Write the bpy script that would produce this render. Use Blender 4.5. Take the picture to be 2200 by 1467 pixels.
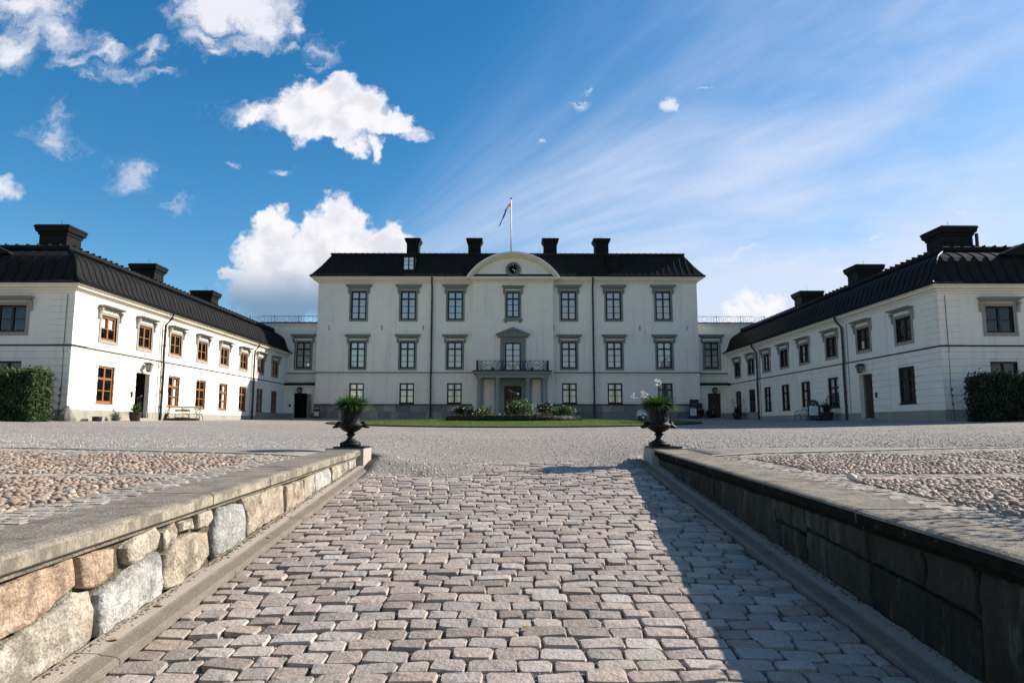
import bpy, bmesh, math, random
import numpy as np
from mathutils import Vector, Matrix
random.seed(7); rng = np.random.default_rng(11)
for o in list(bpy.data.objects): bpy.data.objects.remove(o)
C = bpy.context.scene; COL = C.collection
PI = math.pi

# ------------------------------------------------------------------ camera, light, exposure
cam_d = bpy.data.cameras.new('camera'); cam = bpy.data.objects.new('camera', cam_d); COL.objects.link(cam)
cam_d.sensor_width = 36.0; cam_d.lens = 36.0 * 1467 / 2200
cam_d.clip_start = 0.1; cam_d.clip_end = 6000
cam.location = (0, 0, 1.5)
cam.rotation_euler = (math.radians(90 + 6.976), 0, math.radians(-0.349))
C.camera = cam
SUN = Vector((1.6, 0.58, 1.0)).normalized()          # towards the sun
EXPO = 0.86
SKY_STRENGTH = 0.062
sun_d = bpy.data.lights.new('sun', 'SUN'); sun = bpy.data.objects.new('sun', sun_d); COL.objects.link(sun)
sun_d.energy = 5.0; sun_d.angle = math.radians(0.53); sun_d.color = (1.0, 0.92, 0.82)
sun.rotation_euler = SUN.to_track_quat('Z', 'Y').to_euler(); sun.location = (60, 20, 60)
vs = C.view_settings; vs.view_transform = 'Standard'; vs.look = 'None'; vs.exposure = EXPO; vs.gamma = 1; vs.use_curve_mapping = False
C.render.engine = 'CYCLES'
C.cycles.max_bounces = 6; C.cycles.transparent_max_bounces = 12; C.cycles.caustics_reflective = False; C.cycles.caustics_refractive = False
C.cycles.use_denoising = True

# ------------------------------------------------------------------ node helpers
class NT:
    def __init__(s, tree): s.t = tree; s.n = tree.nodes; s.l = tree.links
    def new(s, typ, **kw):
        n = s.n.new(typ)
        for k, v in kw.items(): setattr(n, k, v)
        return n
    def put(s, sock, v):
        if v is None: return
        if isinstance(v, bpy.types.NodeSocket): s.l.new(v, sock)
        else:
            if isinstance(v, (tuple, list)) and sock.type == 'RGBA' and len(v) == 3: v = (*v, 1)
            sock.default_value = v
    def math(s, op, a, b=None, c=None, clamp=False):
        n = s.new('ShaderNodeMath', operation=op, use_clamp=clamp); s.put(n.inputs[0], a)
        if b is not None: s.put(n.inputs[1], b)
        if c is not None: s.put(n.inputs[2], c)
        return n.outputs[0]
    def vmath(s, op, a, b=None, out=0):
        n = s.new('ShaderNodeVectorMath', operation=op); s.put(n.inputs[0], a)
        if b is not None: s.put(n.inputs[1], b)
        return n.outputs[out]
    def mapr(s, v, a, b, c=0.0, d=1.0, smooth=True):
        n = s.new('ShaderNodeMapRange'); n.interpolation_type = 'SMOOTHSTEP' if smooth else 'LINEAR'
        for i, x in enumerate((v, a, b, c, d)): s.put(n.inputs[i], x)
        return n.outputs[0]
    def mix(s, f, a, b, mode='MIX'):
        n = s.new('ShaderNodeMix', data_type='RGBA', blend_type=mode)
        s.put(n.inputs['Factor'], f); s.put(n.inputs[6], a); s.put(n.inputs[7], b); return n.outputs[2]
    def noise(s, vec, scale, detail=4, rough=.55, out=0, dist=0.0):
        n = s.new('ShaderNodeTexNoise'); s.put(n.inputs['Vector'], vec)
        n.inputs['Scale'].default_value = scale; n.inputs['Detail'].default_value = detail
        n.inputs['Roughness'].default_value = rough; n.inputs['Distortion'].default_value = dist
        return n.outputs[out]
    def ramp(s, f, stops):
        n = s.new('ShaderNodeValToRGB'); s.put(n.inputs[0], f); e = n.color_ramp.elements
        while len(e) < len(stops): e.new(.5)
        for i, (p, c) in enumerate(stops): e[i].position = p; e[i].color = (*c, 1)
        return n.outputs[0]

MATS = {}
def material(name, base, rough=.8, var=.0, vscale=3.0, bump=0.0, bscale=40.0, spec=.3, metallic=0.0, stain=None, fine=None, rnd=None, rndamt=1.0, stretch=None, streak=None):
    """base colour with noise variation; rnd = list of colours picked per piece (object random + face attribute)"""
    if name in MATS: return MATS[name]
    m = bpy.data.materials.new(name); m.use_nodes = True; t = NT(m.node_tree)
    p = t.n['Principled BSDF']
    pos = t.new('ShaderNodeNewGeometry').outputs['Position']
    if stretch: pos = t.vmath('MULTIPLY', pos, stretch)
    col = base
    if rnd:
        oi = t.new('ShaderNodeObjectInfo').outputs['Random']
        at = t.new('ShaderNodeAttribute', attribute_name='rnd').outputs['Fac']
        f = t.math('FRACT', t.math('ADD', oi, at))
        n = len(rnd); col = t.ramp(f, [(i / (n - 1), c) for i, c in enumerate(rnd)])
        f2 = t.math('FRACT', t.math('MULTIPLY', f, 17.31))
        col = t.mix(1.0, col, t.ramp(f2, [(0, (.72,) * 3), (1, (1.2,) * 3)]), 'MULTIPLY')
    if var:
        nz = t.noise(pos, vscale, 5, .6)
        col = t.mix(1.0, col, t.ramp(nz, [(.25, (1 - var,) * 3), (.75, (1 + var * .6,) * 3)]), 'MULTIPLY')
    if fine:
        nz = t.noise(pos, fine[0], 3, .7)
        col = t.mix(1.0, col, t.ramp(nz, [(.3, (1 - fine[1],) * 3), (.7, (1 + fine[1] * .8,) * 3)]), 'MULTIPLY')
    if stain:
        for (sc, lo, hi, c, amt) in stain:
            nz = t.mapr(t.noise(pos, sc, 6, .65), lo, hi, 0, amt)
            col = t.mix(nz, col, c)
    if streak:                                          # rain streaks running down
        nz = t.mapr(t.noise(t.vmath('MULTIPLY', pos, (1, 1, .07)), streak[0], 4, .6), streak[1], streak[2], 0, streak[4]); col = t.mix(nz, col, streak[3])
    t.put(p.inputs['Base Color'], col if isinstance(col, bpy.types.NodeSocket) else (*col, 1))
    p.inputs['Roughness'].default_value = rough; p.inputs['Metallic'].default_value = metallic
    p.inputs['Specular IOR Level'].default_value = spec
    if bump:
        b = t.new('ShaderNodeBump'); b.inputs['Strength'].default_value = 1.0; b.inputs['Distance'].default_value = bump
        t.put(b.inputs['Height'], t.noise(pos, bscale, 5, .65)); t.put(p.inputs['Normal'], b.outputs[0])
    MATS[name] = m; return m

# ------------------------------------------------------------------ sky (directional, no camera dependence)
w = bpy.data.worlds.new('World'); C.world = w; w.use_nodes = True
t = NT(w.node_tree); t.n.clear()
out = t.new('ShaderNodeOutputWorld'); bg = t.new('ShaderNodeBackground')
sky = t.new('ShaderNodeTexSky', sky_type='NISHITA'); sky.sun_disc = False
sky.sun_elevation = math.asin(SUN.z); sky.sun_rotation = math.atan2(SUN.x, SUN.y)
sky.altitude = 50; sky.air_density = 1.0; sky.dust_density = 0.35; sky.ozone_density = 2.2
hs = t.new('ShaderNodeHueSaturation'); hs.inputs['Saturation'].default_value = 1.40; hs.inputs['Value'].default_value = 1.36; hs.inputs['Hue'].default_value = .495
t.l.new(sky.outputs[0], hs.inputs['Color'])
K = 1.0 / (SKY_STRENGTH * 2 ** EXPO)                   # sky units of display white
dirv = t.new('ShaderNodeTexCoord').outputs['Generated']
sep = t.new('ShaderNodeSeparateXYZ'); t.l.new(dirv, sep.inputs[0])
yy = t.math('MAXIMUM', sep.outputs[1], 0.08)
U = t.math('DIVIDE', sep.outputs[0], yy); V = t.math('DIVIDE', sep.outputs[2], yy)
cmb = t.new('ShaderNodeCombineXYZ'); t.l.new(U, cmb.inputs[0]); t.l.new(V, cmb.inputs[1]); P = cmb.outputs[0]
front = t.mapr(sep.outputs[1], 0.12, 0.35)
# domain warp and fluff noises
wn = t.new('ShaderNodeTexNoise'); t.l.new(P, wn.inputs['Vector']); wn.inputs['Scale'].default_value = 14; wn.inputs['Detail'].default_value = 6; wn.inputs['Roughness'].default_value = .62
warp = t.vmath('SCALE', t.vmath('SUBTRACT', wn.outputs['Color'], (.5, .5, .5))); warp.node.inputs['Scale'].default_value = .105
PW = t.vmath('ADD', P, warp)
def blobs(lst, P_):
    acc = None
    for (u, v, ru, rv, wt) in lst:
        d = t.vmath('MULTIPLY', t.vmath('SUBTRACT', P_, (u, v, 0)), (1 / ru, 1 / rv, 0))
        l = t.vmath('LENGTH', d, out=1)
        m = t.math('MULTIPLY_ADD', l, -wt, wt)
        acc = m if acc is None else t.math('SMOOTH_MAX', acc, m, .12)
    return acc
SOLID = [
    (-0.2692, 0.4762, 0.1, 0.0605, 2.6),
    (-0.2805, 0.4964, 0.068, 0.0455, 2.2),
    (-0.1829, 0.4517, 0.0677, 0.024, 1.5),
    (-0.3829, 0.4683, 0.0392, 0.018, 0.8),
    (-0.2355, 0.4218, 0.027, 0.0193, 0.9),
    (-0.2013, 0.4144, 0.017, 0.0208, 0.8),
    (-0.2595, 0.2831, 0.0663, 0.0549, 2.4),
    (-0.3506, 0.2922, 0.0405, 0.0376, 2),
    (-0.363, 0.2579, 0.057, 0.0473, 2.2),
    (-0.3065, 0.233, 0.1145, 0.0715, 3),
    (-0.179, 0.2724, 0.0433, 0.0331, 2),
    (-0.2024, 0.2332, 0.0799, 0.0572, 2.4),
    (-0.4185, 0.2279, 0.0221, 0.0142, 1),
    (-0.3919, 0.2068, 0.0331, 0.024, 1.1),
    (-0.3322, 0.1837, 0.1034, 0.0423, 1.6),
    (0.3873, 0.1796, 0.0389, 0.0169, 1),
    (0.3383, 0.1711, 0.0416, 0.0155, 0.9),
]
SOFT = [
    (-0.4309, 0.6455, 0.1163, 0.047, 2),
    (-0.3856, 0.6069, 0.0579, 0.0326, 1.4),
    (-0.3279, 0.6148, 0.0246, 0.0405, 1),
    (-0.4719, 0.5988, 0.0448, 0.0201, 0.9),
    (-0.3322, 0.5747, 0.0231, 0.0154, 0.8),
    (-0.449, 0.5743, 0.0202, 0.0084, 0.7),
    (-0.7574, 0.6481, 0.0869, 0.0352, 1.3),
    (-0.6997, 0.6057, 0.0447, 0.031, 1.1),
    (-0.774, 0.5747, 0.0373, 0.0354, 1.2),
    (-0.5532, 0.5716, 0.0187, 0.0231, 0.8),
    (-0.7627, 0.369, 0.0322, 0.0264, 1.1),
    (-0.344, 0.3868, 0.0212, 0.011, 0.8),
]
WISP = [
    (0.2481, 0.4882, 0.0245, 0.0212, 1.3),
    (0.2587, 0.4822, 0.0187, 0.0091, 1),
    (-0.6655, 0.5827, 0.0648, 0.0231, 0.55),
    (-0.6052, 0.5447, 0.0789, 0.0183, 0.5),
    (-0.2907, 0.5841, 0.0289, 0.0309, 0.42),
    (-0.4132, 0.5798, 0.0866, 0.02, 0.5),
    (-0.3581, 0.4699, 0.0927, 0.0271, 0.4),
    (-0.6218, 0.5752, 0.0647, 0.0169, 0.75),
    (-0.5761, 0.5372, 0.0645, 0.0122, 0.7),
    (-0.6402, 0.5332, 0.0272, 0.0122, 0.7),
    (-0.6745, 0.5597, 0.043, 0.023, 0.7),
    (-0.5689, 0.3767, 0.0352, 0.0265, 0.46),
    (-0.6963, 0.4317, 0.0495, 0.0178, 0.42),
    (-0.6916, 0.4615, 0.0284, 0.0255, 0.4),
    (-0.485, 0.3259, 0.0392, 0.0145, 0.38),
    (-0.427, 0.3829, 0.0141, 0.0066, 0.6),
    (0.114, 0.5128, 0.0108, 0.0068, 0.6),
    (0.1101, 0.4893, 0.0215, 0.0083, 0.55),
    (0.2975, 0.5043, 0.0115, 0.0046, 0.6),
    (0.0559, 0.421, 0.0078, 0.0059, 0.5),
    (0.3555, 0.2504, 0.028, 0.0057, 0.6),
    (0.487, 0.2221, 0.0154, 0.0064, 0.7),
    (0.5468, 0.2823, 0.0169, 0.0043, 0.4),
    (0.684, 0.3231, 0.0213, 0.0058, 0.4),
    (0.3063, 0.2446, 0.014, 0.0064, 0.4),
    (0.4673, 0.2449, 0.0421, 0.0072, 0.35),
    (-0.4992, 0.3295, 0.028, 0.0087, 0.35),
    (-0.2908, 0.5879, 0.0217, 0.0077, 0.5),
    (-0.7465, 0.6055, 0.0432, 0.031, 0.6),
    (0.3868, 0.1683, 0.0763, 0.0169, 0.6),
]
f1 = t.noise(PW, 26, 9, .60); f2 = t.noise(P, 10, 6, .6)
fl = t.math('ADD', t.math('MULTIPLY_ADD', f1, 1.0, -.5), t.math('MULTIPLY_ADD', f2, .8, -.4))
ds = t.math('ADD', blobs(SOLID, PW), fl)
a_s = t.mapr(ds, -.04, .62)
fs = t.math('ADD', t.math('MULTIPLY_ADD', t.noise(t.vmath('MULTIPLY', PW, (.8, 1.3, 1)), 22, 9, .66, dist=.5), 1.9, -.95), t.math('MULTIPLY_ADD', f2, .9, -.45))
a_f = t.math('MULTIPLY', t.mapr(t.math('ADD', blobs(SOFT, PW), fs), -.12, 1.15), .97)
fw = t.noise(t.vmath('MULTIPLY', PW, (1.0, 1.6, 1)), 17, 9, .70, dist=.9)
dw = t.math('ADD', blobs(WISP, PW), t.math('MULTIPLY_ADD', fw, 1.9, -1.0))
a_w = t.math('MULTIPLY', t.mapr(dw, -.12, 1.05), .9)
# relief: difference of the fluff towards the sun
Po = t.vmath('ADD', P, (.016, .022, 0))
n1 = t.noise(P, 11, 7, .58); n2 = t.noise(Po, 11, 7, .58)
rel = t.mapr(t.math('SUBTRACT', n1, n2), -.11, .09)
core = t.mapr(ds, .15, 1.1)
lowb = t.mapr(V, .172, .252)                          # flat grey bases of the far cumulus
lowb = t.math('MAXIMUM', lowb, t.mapr(U, .1, .25))
cw = tuple(x * K for x in (.96, .955, 1.0)); cg = tuple(x * K for x in (.74, .745, .83)); cb = tuple(x * K for x in (.20, .33, .50))
ccol = t.mix(t.math('MULTIPLY', t.math('SUBTRACT', 1.0, rel), t.math('MULTIPLY', core, .85)), cw, cg)
ccol = t.mix(t.math('MULTIPLY', t.math('SUBTRACT', 1.0, lowb), .97), ccol, cb)
# high cirrus fanning out from behind the palace
uc = t.math('SUBTRACT', U, -.333); vc = t.math('SUBTRACT', V, .155)
ang = t.math('ARCTAN2', vc, uc); rad = t.math('SQRT', t.math('ADD', t.math('MULTIPLY', uc, uc), t.math('MULTIPLY', vc, vc)))
cc = t.new('ShaderNodeCombineXYZ'); t.l.new(ang, cc.inputs[0]); t.l.new(t.math('MULTIPLY', rad, .28), cc.inputs[1])
s1 = t.noise(cc.outputs[0], 3.4, 4, .5, dist=.5); s2 = t.noise(cc.outputs[0], 15, 5, .6, dist=.2)
st = t.math('ADD', t.math('MULTIPLY', s1, .72), t.math('MULTIPLY', s2, .28))
side = t.mapr(ang, .98, .22)                         # thicker towards the right
side = t.math('MULTIPLY', side, t.mapr(rad, .06, .5, .55, 1.0))
cir = t.math('MULTIPLY', t.mapr(st, .34, .66, .2, 1.0), side)
low = t.math('MULTIPLY', t.mapr(V, .38, .02), t.mapr(U, -.15, .3))
cir = t.math('MULTIPLY', t.math('ADD', cir, t.math('MULTIPLY', low, .95), clamp=True), .9)
skyc = t.mix(t.math('MULTIPLY', cir, front), hs.outputs[0], tuple(x * K for x in (.72, .79, .97)))
skyc = t.mix(t.math('MULTIPLY', a_w, front), skyc, tuple(x * K for x in (.86, .87, .95)))
skyc = t.mix(t.math('MULTIPLY', a_f, front), skyc, tuple(x * K for x in (.88, .885, .96)))
skyc = t.mix(t.math('MULTIPLY', a_s, front), skyc, ccol)
# unseen cloud veil behind the camera, added to whiten and lift the shade light
back = t.math('MULTIPLY', t.math('SUBTRACT', 1.0, front), t.mapr(t.noise(t.vmath('MULTIPLY', dirv, (1.0, 1.0, 2.4)), 2.6, 6, .58, dist=.6), .38, .70, .03, .68))
skyc = t.mix(t.math('MULTIPLY', back, t.mapr(sep.outputs[2], -.02, .06)), skyc, tuple(x * K for x in (.47, .47, .49)))
t.l.new(skyc, bg.inputs[0]); bg.inputs[1].default_value = SKY_STRENGTH
t.l.new(bg.outputs[0], out.inputs[0])
w.cycles.sampling_method = 'MANUAL'; w.cycles.sample_map_resolution = 512

# ------------------------------------------------------------------ mesh helpers
class MB:
    def __init__(s): s.v = []; s.f = []; s.r = []; s.cur = 0.0
    def vert(s, p): s.v.append(tuple(p)); return len(s.v) - 1
    def face(s, idx): s.f.append(tuple(idx)); s.r.append(s.cur)
    def poly(s, pts): s.face([s.vert(p) for p in pts])
    def box(s, x0, x1, y0, y1, z0, z1):
        b = len(s.v)
        s.v += [(x0, y0, z0), (x1, y0, z0), (x1, y1, z0), (x0, y1, z0), (x0, y0, z1), (x1, y0, z1), (x1, y1, z1), (x0, y1, z1)]
        for q in ((0, 3, 2, 1), (4, 5, 6, 7), (0, 1, 5, 4), (1, 2, 6, 5), (2, 3, 7, 6), (3, 0, 4, 7)): s.face([b + i for i in q])
    def prism(s, pts, axis, a, b):
        """pts 2D polygon extruded along axis (0,1,2) from a to b"""
        def mk(p, k):
            q = list(p); q.insert(axis, k); return q
        A = [s.vert(mk(p, a)) for p in pts]; B = [s.vert(mk(p, b)) for p in pts]; n = len(pts)
        s.face(A[::-1]); s.face(B)
        for i in range(n): s.face((A[i], A[(i + 1) % n], B[(i + 1) % n], B[i]))
    def lathe(s, prof, n=20, c=(0, 0, 0), cap=True, wob=None):
        rings = []
        for (r, z) in prof:
            rings.append([s.vert((c[0] + r * (1 + (wob(k / n * 2 * PI, z) if wob else 0)) * math.cos(2 * PI * k / n), c[1] + r * (1 + (wob(k / n * 2 * PI, z) if wob else 0)) * math.sin(2 * PI * k / n), c[2] + z)) for k in range(n)])
        for A, B in zip(rings, rings[1:]):
            for k in range(n): s.face((A[k], A[(k + 1) % n], B[(k + 1) % n], B[k]))
        if cap: s.face(rings[0][::-1]); s.face(rings[-1])
    def tube(s, pts, r, n=6, closed=False, taper=None):
        pts = [Vector(p) for p in pts]; m = len(pts); rings = []
        for i, p in enumerate(pts):
            if closed: d = pts[(i + 1) % m] - pts[i - 1]
            else: d = pts[min(i + 1, m - 1)] - pts[max(i - 1, 0)]
            d.normalize(); up = Vector((0, 0, 1)) if abs(d.z) < .9 else Vector((1, 0, 0))
            a = d.cross(up).normalized(); b = a.cross(d)
            rr = r if taper is None else r * taper[i]
            rings.append([s.vert(p + a * rr * math.cos(2 * PI * k / n) + b * rr * math.sin(2 * PI * k / n)) for k in range(n)])
        for i in range(m if closed else m - 1):
            A, B = rings[i], rings[(i + 1) % m]
            for k in range(n): s.face((A[k], A[(k + 1) % n], B[(k + 1) % n], B[k]))
        if not closed: s.face(rings[0][::-1]); s.face(rings[-1])
    def rect_mould(s, x0, x1, y0, y1, prof):
        """closed moulding round a rectangle; prof = [(out, z)...]"""
        rings = [[s.vert(p) for p in ((x0 - o, y0 - o, z), (x1 + o, y0 - o, z), (x1 + o, y1 + o, z), (x0 - o, y1 + o, z))] for o, z in prof]
        for A, B in zip(rings, rings[1:]):
            for k in range(4): s.face((A[k], A[(k + 1) % 4], B[(k + 1) % 4], B[k]))
    def mesh(s, name, mat, smooth=False, rnd=False, sharp=0):
        me = bpy.data.meshes.new(name); me.from_pydata(s.v, [], s.f)
        if rnd:
            at = me.attributes.new('rnd', 'FLOAT', 'FACE'); at.data.foreach_set('value', np.array(s.r, dtype=np.float32))
        if mat: me.materials.append(mat)
        if smooth: me.polygons.foreach_set('use_smooth', [True] * len(me.polygons))
        bm = bmesh.new(); bm.from_mesh(me); bmesh.ops.recalc_face_normals(bm, faces=bm.faces); bm.to_mesh(me); bm.free()
        if smooth and sharp: me.set_sharp_from_angle(angle=math.radians(sharp))
        me.update(); return me
WL = {}
def link(name, me, parent=None, loc=(0, 0, 0), rz=0, kind=None):
    o = bpy.data.objects.new(name, me); COL.objects.link(o); o.location = loc; o.rotation_euler = (0, 0, rz)
    if parent is not None: o.parent = parent
    if kind: o['kind'] = kind
    return o
def add(mb, name, mat, parent=None, smooth=False, local=False, kind=None, rnd=False, label=None, sharp=0):
    """mesh in world coordinates (local=True: in the parent's own frame)"""
    me = mb.mesh(name, mat, smooth, rnd, sharp) if isinstance(mb, MB) else mb
    loc = (0, 0, 0)
    if parent is not None and not local: loc = tuple(-x for x in WL.get(parent.name, (0, 0, 0)))
    o = link(name, me, parent, loc, 0, kind)
    WL[o.name] = (0, 0, 0)
    if label: o['label'] = label
    return o
def tag(o, label, cat, group=None):
    o['label'] = label; o['category'] = cat
    if group: o['group'] = group
    return o
def thing(name, label, cat, loc, group=None, rz=0):
    o = bpy.data.objects.new(name, None); COL.objects.link(o); o.location = loc; o.rotation_euler = (0, 0, rz); o.empty_display_size = .2
    WL[o.name] = tuple(loc); return tag(o, label, cat, group)
def struct(mb, name, mat, smooth=False, rnd=False):
    o = add(mb, name, mat, None, smooth, rnd=rnd); o['kind'] = 'structure'; return o
def dup(root, loc, rz, label, group=None):
    r = root.copy(); COL.objects.link(r); r.location = loc; r.rotation_euler = (0, 0, rz); r['label'] = label
    if group: r['group'] = group
    for ch in list(root.children):
        c = ch.copy(); COL.objects.link(c); c.parent = r
        for g in ch.children:
            d = g.copy(); COL.objects.link(d); d.parent = c
    WL[r.name] = tuple(loc); return r
def interp(x, pts):
    return float(np.interp(x, [p[0] for p in pts], [p[1] for p in pts]))
def vnoise(x, y, s=1.0, seed=0):
    x *= s; y *= s
    return (math.sin(x * 1.7 + y * .9 + seed) + math.sin(x * .6 - y * 1.9 + 2.1 * seed + 1) + math.sin(x * 2.9 + y * 2.3 + seed * 3.3) * .5 + math.sin(-x * 3.7 + y * 4.1 + seed) * .3) / 2.8

# ------------------------------------------------------------------ terrain
RS = 0.08962                                            # ramp slope
def ramp_z(y): return RS * y
def cope_z(y): return .960 + .0272 * (y - 2.9)
CEN = [(-4, .776), (3, .958), (10, 1.148), (20, 1.20), (34.6, 1.36), (47, 1.56), (59.4, 1.88), (64, 2.1), (75, 2.2)]
DD = [(-4, 0), (4, 0), (10, .06), (20, .22), (32.7, .36), (45, .3), (61, .08), (75, .05)]
def court(x, y):
    z = interp(y, CEN) + (min(abs(x), 30) / 21) ** 2 * interp(y, DD)
    if y > 8: z -= .215 * math.exp(-(x / 2.15) ** 4) * math.exp(-(max(y - 10.4, 0) / 1.9) ** 2)
    return z

# ------------------------------------------------------------------ materials
M_plaster = material('plaster', (.85, .785, .67), .9, var=.05, vscale=1.2, bump=.006, bscale=60, spec=.1, fine=(26, .035), stain=[(.35, .58, .8, (.62, .56, .475), .4), (2.4, .60, .74, (.66, .62, .55), .3)], streak=(2.6, .52, .74, (.52, .50, .44), .42))
M_cornice = material('cornice_paint', (.80, .735, .625), .85, var=.05, vscale=2, spec=.1)
M_trim = material('trim_paint', (.235, .25, .215), .8, var=.10, vscale=4, bump=.003, bscale=50, spec=.15)
M_trimw = material('wing_trim_paint', (.31, .30, .255), .8, var=.10, vscale=4, bump=.003, bscale=50, spec=.15)
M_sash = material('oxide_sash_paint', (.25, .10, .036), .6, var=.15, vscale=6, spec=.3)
M_sashd = material('shaded_front_sash_paint', (.030, .020, .013), .55, var=.15, vscale=6, spec=.3)  # oxide brown darkened: shade on palace and wing end fronts put into colour
M_sashm = material('shaded_wing_sash_paint', (.032, .026, .019), .6, var=.15, vscale=6, spec=.2)  # shaded copy of the oxide paint for the right wing's courtyard front
M_dark = material('dark_interior', (.02, .02, .02), 1, spec=0)
M_roof = material('black_tin_roof', (.016, .0163, .0157), .55, var=.3, vscale=1.4, bump=.004, bscale=6, spec=.05)
M_belt = material('tin_flashing', (.025, .024, .022), .5, spec=.3)
M_plinth = material('plinth_stone', (.2, .2, .19), .85, rnd=[(.18, .18, .16), (.26, .255, .23), (.20, .20, .185), (.30, .295, .265), (.16, .165, .15)], var=.2, vscale=3, bump=.008, bscale=30, spec=.2)
M_plinthw = material('wing_plinth_stone', (.30, .285, .235), .85, var=.14, vscale=1.5, bump=.006, bscale=30, spec=.2)
M_pipe = material('black_pipe', (.018, .018, .018), .4, spec=.4)
M_iron = material('black_iron', (.009, .009, .0085), .5, var=.3, vscale=20, bump=.002, bscale=90, spec=.22)
M_curt = material('white_curtain', (.95, .945, .93), .9, var=.12, vscale=5, stretch=(1, 1, .12), spec=0)
M_bronze = material('dark_bronze', (.02, .024, .02), .35, var=.3, vscale=20, spec=.6)
M_wood = material('bench_wood', (.62, .58, .47), .7, var=.15, vscale=8, spec=.2)
M_brown = material('dark_door_wood', (.06, .03, .018), .5, var=.2, vscale=6, spec=.3)
M_white = material('white_paint', (.8, .8, .78), .5, spec=.3)
M_gilt = material('gilt', (.75, .58, .25), .4, spec=.5)
M_lglass = material('lantern_glass', (.16, .18, .17), .15, spec=.5)

def glass_mat(nm, k0):
    m = bpy.data.materials.new(nm); m.use_nodes = True; t = NT(m.node_tree); t.n.clear()
    o = t.new('ShaderNodeOutputMaterial'); tr = t.new('ShaderNodeBsdfTransparent'); gl = t.new('ShaderNodeBsdfGlossy')
    tr.inputs[0].default_value = (.98, .99, .985, 1); gl.inputs['Roughness'].default_value = .02; gl.inputs[0].default_value = (.95, .97, 1, 1)
    fr = t.new('ShaderNodeFresnel'); fr.inputs[0].default_value = 1.6
    pos = t.new('ShaderNodeNewGeometry').outputs['Position']
    b = t.new('ShaderNodeBump'); b.inputs['Strength'].default_value = .35; b.inputs['Distance'].default_value = .02
    t.put(b.inputs['Height'], t.noise(pos, 2.2, 2)); t.put(gl.inputs['Normal'], b.outputs[0])
    mx = t.new('ShaderNodeMixShader'); t.put(mx.inputs[0], t.math('MULTIPLY_ADD', fr.outputs[0], 1.1, k0, clamp=True))
    t.l.new(tr.outputs[0], mx.inputs[1]); t.l.new(gl.outputs[0], mx.inputs[2]); t.l.new(mx.outputs[0], o.inputs[0]); return m
M_glass = glass_mat('old_window_glass', .16); M_glassd = glass_mat('window_glass', .0)

# ------------------------------------------------------------------ windows (templates in a local frame: outwards is -y, origin bottom centre)
TPL = {}
def win_template(key, w, h, transom, muntins, style, fw=.10, rec=.06):
    """style: palace | wing ; returns dict part name -> (mesh, material)"""
    if key in TPL: return TPL[key]
    d = {}
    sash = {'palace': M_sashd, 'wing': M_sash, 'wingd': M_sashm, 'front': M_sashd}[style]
    mb = MB(); x0, x1 = -w / 2, w / 2
    a, b = rec, rec + .09
    mb.box(x0, x0 + fw, a, b, 0, h); mb.box(x1 - fw, x1, a, b, 0, h)
    mb.box(x0 + fw, x1 - fw, a, b, 0, fw * 1.05); mb.box(x0 + fw, x1 - fw, a, b, h - fw, h)
    mb.box(-fw * .55, fw * .55, a - .006, b - .002, fw * 1.05, h - fw)
    zs = [fw * 1.05]
    bars = sorted([(z, .022) for z in muntins] + ([(transom, fw * .55)] if transom else []))
    for z, hh in bars:
        for s in (-1, 1):
            xa, xb = sorted((s * fw * .55, s * (w / 2 - fw))); mb.box(xa, xb, a + .004, b - .004, z - hh, z + hh)
    edges = [fw * 1.05] + [q for z, hh in bars for q in (z - hh, z + hh)] + [h - fw]
    d['frame'] = (mb.mesh('window', sash), sash)
    panes = []
    for i in range(0, len(edges), 2):
        z0, z1 = edges[i], edges[i + 1]
        for s in (-1, 1):
            xa, xb = sorted((s * fw * .55, s * (w / 2 - fw)))
            p = MB(); ww = (xb - xa) / 2 + .004; hh = (z1 - z0) / 2 + .004
            p.poly([(-ww, 0, -hh), (ww, 0, -hh), (ww, 0, hh), (-ww, 0, hh)])
            k = ('pane', round(ww, 3), round(hh, 3), style == 'palace')
            if k not in TPL: TPL[k] = p.mesh('pane', M_glass if style == 'palace' else M_glassd)
            panes.append((TPL[k], ((xa + xb) / 2, a + .045, (z0 + z1) / 2)))
    d['panes'] = panes
    rc = MB(); D = rec + .75
    rc.poly([(x0, .02, 0), (x0, D, 0), (x0, D, h), (x0, .02, h)]); rc.poly([(x1, .02, 0), (x1, D, 0), (x1, D, h), (x1, .02, h)])
    rc.poly([(x0, .02, 0), (x1, .02, 0), (x1, D, 0), (x0, D, 0)]); rc.poly([(x0, .02, h), (x1, .02, h), (x1, D, h), (x0, D, h)])
    rc.poly([(x0, D, 0), (x1, D, 0), (x1, D, h), (x0, D, h)])
    d['recess'] = (rc.mesh('recess', M_dark), M_dark)
    TPL[key] = d; return d
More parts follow.
